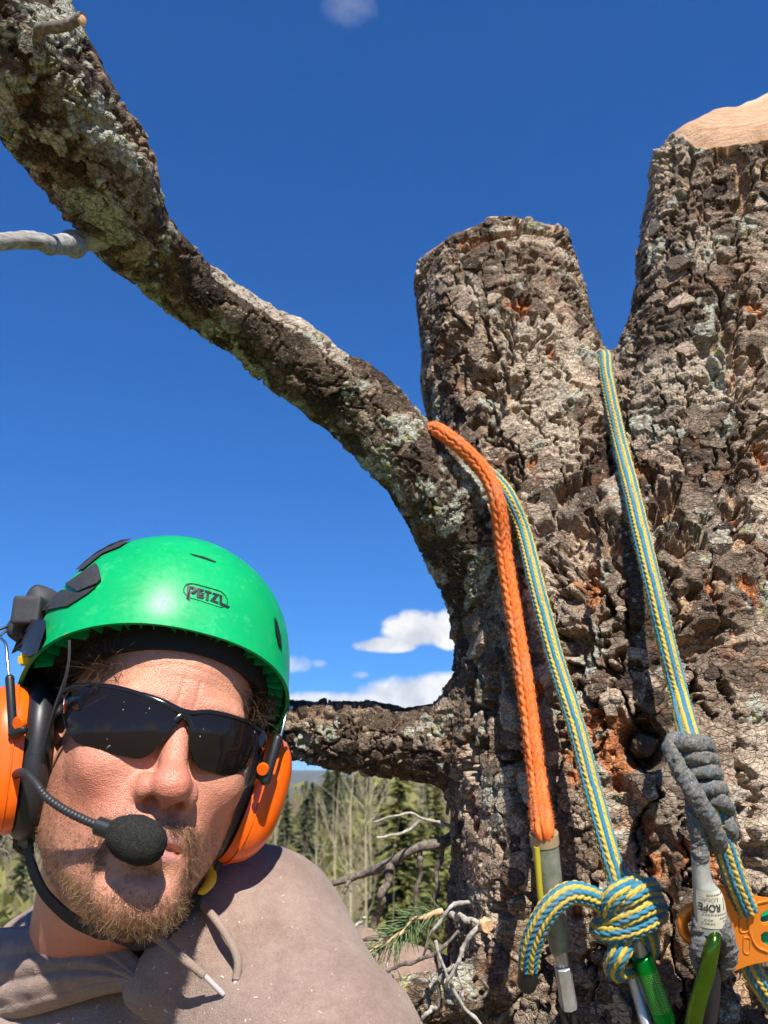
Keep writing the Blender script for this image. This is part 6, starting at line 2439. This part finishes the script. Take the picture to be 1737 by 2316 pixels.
# weathered side branch and sawn stub on the raised limb
twig([(-60, 546, 0.53), (0, 544, 0.545), (60, 545, 0.555), (120, 546, 0.567), (165, 546, tree_hit(190, 540) - 0.005), (225, 540, tree_hit(225, 540) + 0.02)], (19, 25), M_GREYWOOD, 'side_branch', 0.07, seed=21, sides=16)
twig([(40, 90, tree_hit(60, 90) + 0.02), (95, 68, tree_hit(80, 75) - 0.004), (140, 57, tree_hit(80, 75) - 0.012), (186, 46, tree_hit(80, 75) - 0.018)], (15, 12), M_TWIG, 'side_branch', 0.10, seed=22, sides=14)
_d = tree_hit(80, 75) - 0.018
o = mesh('cut_end', *disc(P(184, 46.5, _d), P(186, 46, _d) - P(140, 57, _d + 0.006), 12 * _d / FPX, 0.0015, 16), M_CUTEND, None)
adopt(o, tree)
# broken knot standing in the hole of the trunk
hk = tree_hit(1455, 1685)
v_, f_ = tube(catmull(np.array([P(1448, 1692, hk + 0.04), P(1454, 1687, hk + 0.018), P(1459, 1683, hk + 0.004), P(1460, 1682, hk + 0.002), P(1460, 1682, hk + 0.003)]), 40), np.concatenate([np.linspace(0.0095, 0.0082, 34), [0.0078, 0.006, 0.0045, 0.003, 0.0015, 0.0004]]), 40)
v_ = v_ + (v_ - P(1458, 1684, hk + 0.01)) * (0.22 * fbm(v_ * 170, 3, 5) + 0.12 * fbm(v_ * 500, 2, 6))[:, None]
o = mesh('branch_stub', v_, f_, material('dark_broken_stub', build=speckle((0.075, 0.058, 0.045), 0.6, 500, 0.8, 0.0012, 120), rough=0.95, spec=0.1), None)
adopt(o, tree)
# thin dark twigs behind the man's shoulder at the left edge
for k, pts in enumerate(([(-40, 1850, 1.3), (4, 1880, 1.3), (30, 1900, 1.3), (18, 1935, 1.3)], [(-20, 1915, 1.3), (10, 1925, 1.3), (18, 1930, 1.3), (20, 1950, 1.3)], [(6, 1862, 1.3), (10, 1890, 1.3), (4, 1912, 1.3), (-30, 1900, 1.3)])):
    twig(pts, (2.6, 2.0), M_TWIG, seed=30 + k)


def needle_spray():
    ND = 0.735
    stem = [(1002, 2056, ND), (962, 2069, ND), (918, 2095, ND - 0.005), (889, 2123, ND - 0.01), (856, 2142, ND - 0.01), (830, 2156, ND - 0.01)]
    st = twig(stem, (6.5, 3.0), M_CUTEND, 'needle_spray', 0.25, seed=40)
    st['label'] = 'green needle spray with orange-brown shoot'
    w = catmull(np.array([P(*q) for q in stem]), 120)
    T = np.gradient(w, axis=0)
    T /= np.linalg.norm(T, axis=1, keepdims=True)
    n = 210
    i = RNG.integers(4, 118, n)
    side = np.cross(T[i], RNG.normal(size=(n, 3)))
    side /= np.linalg.norm(side, axis=1, keepdims=True)
    d = T[i] * RNG.uniform(0.25, 1.0, n)[:, None] + side * RNG.uniform(0.5, 1.0, n)[:, None]
    V, F, tone = strands(w[i], d, RNG.uniform(0.018, 0.030, n), RNG.uniform(0.00045, 0.0007, n), grav=0.35, curl=0.22, seg=4)
    def f(nt, b):
        nt.l.new(nt.ramp(nt.attr('tone').outputs['Fac'], [(0.0, (0.05, 0.105, 0.04)), (0.6, (0.13, 0.21, 0.085)), (1.0, (0.34, 0.40, 0.17))]), b.inputs['Base Color'])
    o = mesh('needles', V, F, material('pine_needle', rough=0.4, build=f), None, True, dict(tone=tone))
    o.parent = st
    o['kind'] = 'stuff'


needle_spray()
# ------------------------------------------------------------------ the valley behind
def ground_z(x, y):
    d = np.hypot(x, y)
    az = np.arctan2(x, y)
    hill = np.interp(d, [0, 18, 60, 160, 360, 520, 900, 2500, 6000, 9000, 12000, 30000], [0, -0.4, 0.6, 4.2, 12.5, 4.0, -25, -60, -40, 60, 60, -60])
    left = sstep(-0.06, -0.11, az) * (d < 900)
    hill = np.where(hill > 0, hill * (1 - 0.62 * left), hill)
    mt = np.exp(-((d - 9500) / 1800) ** 2) * (70 + 95 * np.sin(az * 6 + 1.9) + 38 * np.sin(az * 17 + 0.7) + 16 * np.sin(az * 41))
    p = np.stack([x * 0.02, y * 0.02, 0 * x], -1).reshape(-1, 3)
    bump = fbm(p, 2, 6).reshape(np.shape(x)) * np.clip(d / 60, 0, 1) * 0.8 * (d < 2000)
    return hill + np.maximum(mt, -60) + bump


def build_ground():
    na = 180
    az = np.linspace(-math.pi, math.pi, na, endpoint=False)
    rs = np.concatenate([[1.0], np.geomspace(4, 26000, 110)])
    A, D_ = np.meshgrid(az, rs)
    X, Y = np.sin(A) * D_, np.cos(A) * D_
    Z = ground_z(X, Y)
    V = np.vstack([np.stack([X, Y, Z], -1).reshape(-1, 3), [[0, 0, float(ground_z(np.array([0.0]), np.array([0.001]))[0])]]])
    F = []
    m = len(rs)
    for i in range(m - 1):
        for j in range(na):
            k = (j + 1) % na
            F.append((i * na + j, i * na + k, (i + 1) * na + k, (i + 1) * na + j))
    for j in range(na):
        F.append((m * na, (j + 1) % na, j))

    def f(nt, b):
        o = nt.obj()
        n1 = nt.noise(o, 0.09, 6, 0.7)
        n2 = nt.noise(o, 1.3, 5, 0.7)
        v = nt.math('ADD', nt.math('MULTIPLY', n1, 0.6), nt.math('MULTIPLY', n2, 0.4))
        near = nt.ramp(v, [(0.32, (0.075, 0.078, 0.03)), (0.48, (0.16, 0.135, 0.062)), (0.62, (0.25, 0.19, 0.10)), (0.75, (0.29, 0.18, 0.115))])
        far = nt.ramp(nt.noise(o, 0.004, 6, 0.7), [(0.35, (0.030, 0.040, 0.022)), (0.65, (0.075, 0.075, 0.045))])
        dist = nt.node('ShaderNodeVectorMath', _operation='LENGTH', i0=o)
        nt.l.new(nt.mix(nt.math('MULTIPLY', dist.outputs['Value'], 0.0006, clamp=True), near, far), b.inputs['Base Color'])
    g = mesh('ground', V, F, material('dry_hillside', rough=0.95, spec=0.1, build=f))
    g['kind'] = 'structure'
    g['label'] = 'dry brushy hillside running to far blue hills'


build_ground()


def leafy(name, stops):
    def f(nt, b):
        nt.l.new(nt.ramp(nt.attr('tone').outputs['Fac'], stops), b.inputs['Base Color'])
    return material(name, rough=0.75, spec=0.2, build=f)


M_CON_D = leafy('dark_conifer_needles', [(0.0, (0.055, 0.066, 0.034)), (0.6, (0.095, 0.105, 0.05)), (1.0, (0.15, 0.155, 0.075))])
M_CON_L = leafy('olive_pine_needles', [(0.0, (0.085, 0.09, 0.025)), (0.6, (0.165, 0.165, 0.05)), (1.0, (0.25, 0.24, 0.085))])
M_TRUNKB = twig_material('far_conifer_bark', (0.06, 0.045, 0.035), (0.12, 0.09, 0.07), (0.2, 0.16, 0.13), 4)
M_ASPEN = twig_material('pale_aspen_bark', (0.27, 0.225, 0.13), (0.37, 0.315, 0.195), (0.46, 0.40, 0.26), 3)
M_BRUSH = leafy('bare_brush', [(0.0, (0.16, 0.12, 0.08)), (0.5, (0.30, 0.24, 0.16)), (1.0, (0.44, 0.37, 0.25))])


def conifer_crown(h, w, n, rng, size, bottom=0.08, ragged=0.3):
    """needle clumps on drooping whorls: small crossed blades through the crown's volume"""
    t = bottom + (1 - bottom) * (1 - np.sqrt(rng.random(n)))
    t = np.floor(t * 16 + rng.random(n) * 0.55) / 16 * 0.999
    env = w * (1 - t) ** 0.85 * (0.75 + 0.25 * np.sin(t * 60))
    a0 = rng.random(48) * 2 * math.pi
    k = rng.integers(0, 9, n)
    a = a0[(np.floor(t * 16).astype(int) * 3) % 48] + k * 2 * math.pi / 9 + rng.normal(size=n) * 0.16
    rr = env * rng.random(n) ** 0.6 * (1 + ragged * rng.normal(size=n) * 0.4) * (0.65 + 0.35 * np.sin(a * 3 + t * 20))
    c = np.stack([np.cos(a) * rr, np.sin(a) * rr, t * h + 0.02 * h - rr * 0.22 + rng.normal(size=n) * 0.012 * h], 1)
    V = np.zeros((n, 6, 3))
    out = np.stack([np.cos(a), np.sin(a), -0.15 + 0 * a], 1)
    for q in range(2):
        s = size * rng.uniform(0.6, 1.4, n)[:, None]
        ax = rng.normal(size=(n, 3))
        ax /= np.linalg.norm(ax, axis=1, keepdims=True)
        V[:, q * 3] = c + out * s
        V[:, q * 3 + 1] = c - out * s * 0.5 + ax * s * 0.55
        V[:, q * 3 + 2] = c - out * s * 0.5 - ax * s * 0.55
    F = (np.arange(n)[:, None, None] * 6 + np.array([[0, 1, 2], [3, 4, 5]])[None]).reshape(-1, 3)
    tone = np.repeat(np.clip(rng.normal(0.5, 0.25, n), 0, 1), 6)
    return V.reshape(-1, 3), F, tone


def taper(h, r, rng, n=7, m=8, lean=0.02):
    p = np.stack([np.cumsum(rng.normal(size=m)) * lean * h / m, np.cumsum(rng.normal(size=m)) * lean * h / m, np.linspace(0, h, m)], 1)
    p[0, :2] = 0
    return tube(p, np.linspace(r, r * 0.12, m), n), p


def bare_tree(h, r, rng, nb=11, spread=0.45):
    parts = []
    (v, f), p = taper(h, r, rng, 7, 10, 0.05)
    parts.append((v, f))
    for _ in range(nb):
        t = rng.uniform(0.32, 0.95)
        i = t * 9
        b0 = p[int(i)] + (p[min(9, int(i) + 1)] - p[int(i)]) * (i - int(i))
        a = rng.uniform(0, 2 * math.pi)
        L = h * (1.05 - t) * rng.uniform(0.3, 0.6) + 0.05 * h
        d = np.array([math.cos(a) * spread, math.sin(a) * spread, 1.0])
        c = np.array([b0 + d * L * s + np.array([math.cos(a), math.sin(a), 0]) * L * 0.16 * math.sin(s * 3) + rng.normal(size=3) * L * 0.03 for s in np.linspace(0, 1, 5)])
        parts.append(tube(c, np.linspace(r * (1.1 - t) * 0.55, r * 0.06, 5), 5))
        for _k in range(4):
            s = rng.uniform(0.2, 0.9)
            q = c[0] + (c[-1] - c[0]) * s
            dd = d * 0.6 + rng.normal(size=3) * 0.45
            l2 = L * rng.uniform(0.2, 0.45)
            parts.append(tube(np.array([q, q + dd * l2 * 0.5, q + dd * l2 + np.array([0, 0, 0.1 * l2])]), np.array([r * 0.10, r * 0.07, r * 0.03]), 4))
    return join(parts)


def spot(px, dist):
    az = math.atan2(*(ray(px, 1785)[[0, 1]]))
    x, y = math.sin(az) * dist, math.cos(az) * dist
    return np.array([x, y, float(ground_z(np.array([x]), np.array([y]))[0])])


def height_to(py, loc):
    """height that brings the top of a tree at loc to picture row py"""
    v = ray(SRC_W / 2, py)
    d = math.hypot(loc[0], loc[1])
    return CAM_H + d * v[2] / math.hypot(v[0], v[1]) - loc[2]


rng_l = np.random.default_rng(23)


def conifer(px, dist, top, wide, n, size, mat, label):
    loc = spot(px, dist)
    h = height_to(top, loc)
    t = empty('conifer', tuple(loc))
    tag(t, label, 'tree', 'conifers on the hillside')
    (v, f), _ = taper(h * 0.98, 0.012 * h + 0.03, rng_l)
    mesh('trunk', v, f, M_TRUNKB, t)
    v, f, tone = conifer_crown(h, wide, n, rng_l, size)
    mesh('crown', v, f, mat, t, False, dict(tone=tone))


conifer(905, 26, 1752, 3.1, 7000, 0.26, M_CON_L, 'large olive-green pine on the hillside, nearest behind the level limb')
conifer(985, 42, 1775, 2.6, 3600, 0.26, M_CON_L, 'olive-green pine half hidden by the trunk edge, behind the large pine')
conifer(950, 34, 1850, 2.4, 3000, 0.24, M_CON_L, 'low bushy pine beside the large olive pine, close to the trunk')
conifer(742, 150, 1744, 3.2, 900, 0.75, M_CON_D, 'tall dark spruce on the skyline left of the pale aspen')
conifer(764, 165, 1748, 2.8, 900, 0.75, M_CON_D, 'second tall dark spruce on the skyline, next to the aspen')
conifer(707, 140, 1770, 2.6, 800, 0.7, M_CON_D, 'small dark spruce standing out against the far blue hill')
conifer(800, 175, 1757, 3.0, 800, 0.75, M_CON_D, 'dark spruce on the skyline directly behind the pale aspen')
conifer(695, 85, 1800, 2.2, 900, 0.5, M_CON_D, 'dark spruce below the skyline, between ear cup and aspen')
conifer(650, 105, 1805, 2.2, 800, 0.5, M_CON_D, 'dark spruce just right of the orange ear cup')
conifer(668, 52, 1930, 1.9, 1200, 0.3, M_CON_D, 'low dark fir half hidden by the brown shoulder')
conifer(850, 60, 1880, 1.8, 1400, 0.3, M_CON_L, 'short olive fir left of the large pine')


def aspen(px, dist, top, r, nb, label, seed, snag=False):
    loc = spot(px, dist)
    h = height_to(top, loc)
    rr = np.random.default_rng(seed)
    t = empty('aspen', tuple(loc))
    tag(t, label, 'tree', 'bare aspens on the hillside')
    (v, f), p = taper(h, r, rr, 8, 10, 0.03)
    mesh('trunk', v, f, M_ASPEN, t)
    v, f = bare_tree(h * 0.99, r * 0.8, rr, nb)
    mesh('crown', v, f, M_ASPEN, t)


aspen(808, 17, 1700, 0.085, 13, 'tall bare pale aspen in front of the dark spruces', 3)
aspen(766, 24, 1765, 0.06, 10, 'bare pale aspen with spreading branches left of the tallest aspen', 5)
aspen(640, 20, 1838, 0.085, 4, 'broken pale aspen stem just above the brown shoulder', 8)
aspen(838, 34, 1735, 0.06, 10, 'slim bare aspen right of the tallest aspen', 9)
aspen(878, 48, 1740, 0.07, 11, 'bare aspen left of the large olive pine', 12)
aspen(960, 70, 1745, 0.08, 11, 'bare aspen seen between the large pine and the trunk', 14)
aspen(722, 44, 1800, 0.06, 10, 'bare aspen below the skyline left of the dark spruces', 17)


def far_wood():
    """the rest of the hillside: a wood that reads as one mass"""
    VV, FF, TT, n0 = [], [], [], 0
    base = [conifer_crown(1.0, 0.17, 260, rng_l, 0.050) for _ in range(3)]
    for _ in range(210):
        az = rng_l.uniform(-0.75, 0.55)
        d = rng_l.uniform(70, 420)
        if -0.20 < az < -0.075 and d > 120:
            continue
        x, y = math.sin(az) * d, math.cos(az) * d
        z = float(ground_z(np.array([x]), np.array([y]))[0])
        h = rng_l.uniform(5, 12)
        v, f, t = base[rng_l.integers(0, 3)]
        VV.append(v * h + np.array([x, y, z]))
        FF.append(f + n0)
        TT.append(t * rng_l.uniform(0.5, 1.1))
        n0 += len(v)
    o = mesh('distant_conifers', np.vstack(VV), np.vstack(FF), M_CON_D, None, False, dict(tone=np.clip(np.concatenate(TT), 0, 1)))
    tag(o, 'mass of dark conifers scattered over the far hillside', 'wood', None, 'stuff')
    VV, FF, TT, n0 = [], [], [], 0
    # bare brush and saplings: fans of thin stems
    n = 8000
    az = rng_l.uniform(-0.5, 0.3, n)
    d = 20 * (400 / 20) ** rng_l.random(n)
    x, y = np.sin(az) * d, np.cos(az) * d
    z = ground_z(x, y)
    roots = np.stack([x, y, z], 1)
    dirs = rng_l.normal(size=(n, 3)) * np.array([0.28, 0.28, 0.1]) + np.array([0, 0, 1.0])
    L = rng_l.uniform(0.7, 3.0, n) * np.clip(d / 60, 0.5, 1.8)
    V, F, tone = strands(roots, dirs, L, 0.008 + 0.00026 * d, grav=0.0, curl=0.35, seg=3, rng=rng_l)
    o = mesh('brush', V, F, M_BRUSH, None, True, dict(tone=tone))
    tag(o, 'grey-brown bare brush and saplings covering the hillside', 'brush', None, 'stuff')
    # low green scrub
    n = 9000
    az = rng_l.uniform(-0.6, 0.35, n)
    d = 16 * (330 / 16) ** rng_l.random(n)
    x, y = np.sin(az) * d, np.cos(az) * d
    z = ground_z(x, y)
    s = (0.10 + 0.010 * d)
    V = np.zeros((n, 3, 3))
    c = np.stack([x, y, z + rng_l.random(n) * s * 1.6], 1)
    V[:, 0] = c + np.array([0, 0, 1.0]) * s[:, None]
    V[:, 1] = c + rng_l.normal(size=(n, 3)) * s[:, None] * 0.7
    V[:, 2] = c + rng_l.normal(size=(n, 3)) * s[:, None] * 0.7
    keep = fbm(np.stack([x * 0.05, y * 0.05, 0 * x], 1), 2, 9) > -0.1
    V = V[keep].reshape(-1, 3)
    tone = np.repeat(rng_l.random(keep.sum()), 3)
    o = mesh('scrub', V, np.arange(len(V)).reshape(-1, 3), M_CON_L, None, False, dict(tone=tone))
    tag(o, 'low olive-green scrub between the trees on the hillside', 'scrub', None, 'stuff')


far_wood()
# ------------------------------------------------------------------ the air over the valley
def build_haze():
    v, f = box((0, 0, 15.0), (56000, 56000, 430))
    m = bpy.data.materials.new('haze_air')
    m.use_nodes = True
    nt = m.node_tree
    nt.nodes.clear()
    out = nt.nodes.new('ShaderNodeOutputMaterial')
    vol = nt.nodes.new('ShaderNodeVolumePrincipled')
    vol.inputs['Color'].default_value = (0.86, 0.93, 1.0, 1)
    vol.inputs['Density'].default_value = 0.00005
    vol.inputs['Anisotropy'].default_value = 0.0
    nt.links.new(vol.outputs[0], out.inputs['Volume'])
    o = mesh('haze', v, f, m, None, False)
    tag(o, 'thin blue haze over the far hills', 'haze', None, 'stuff')


build_haze()
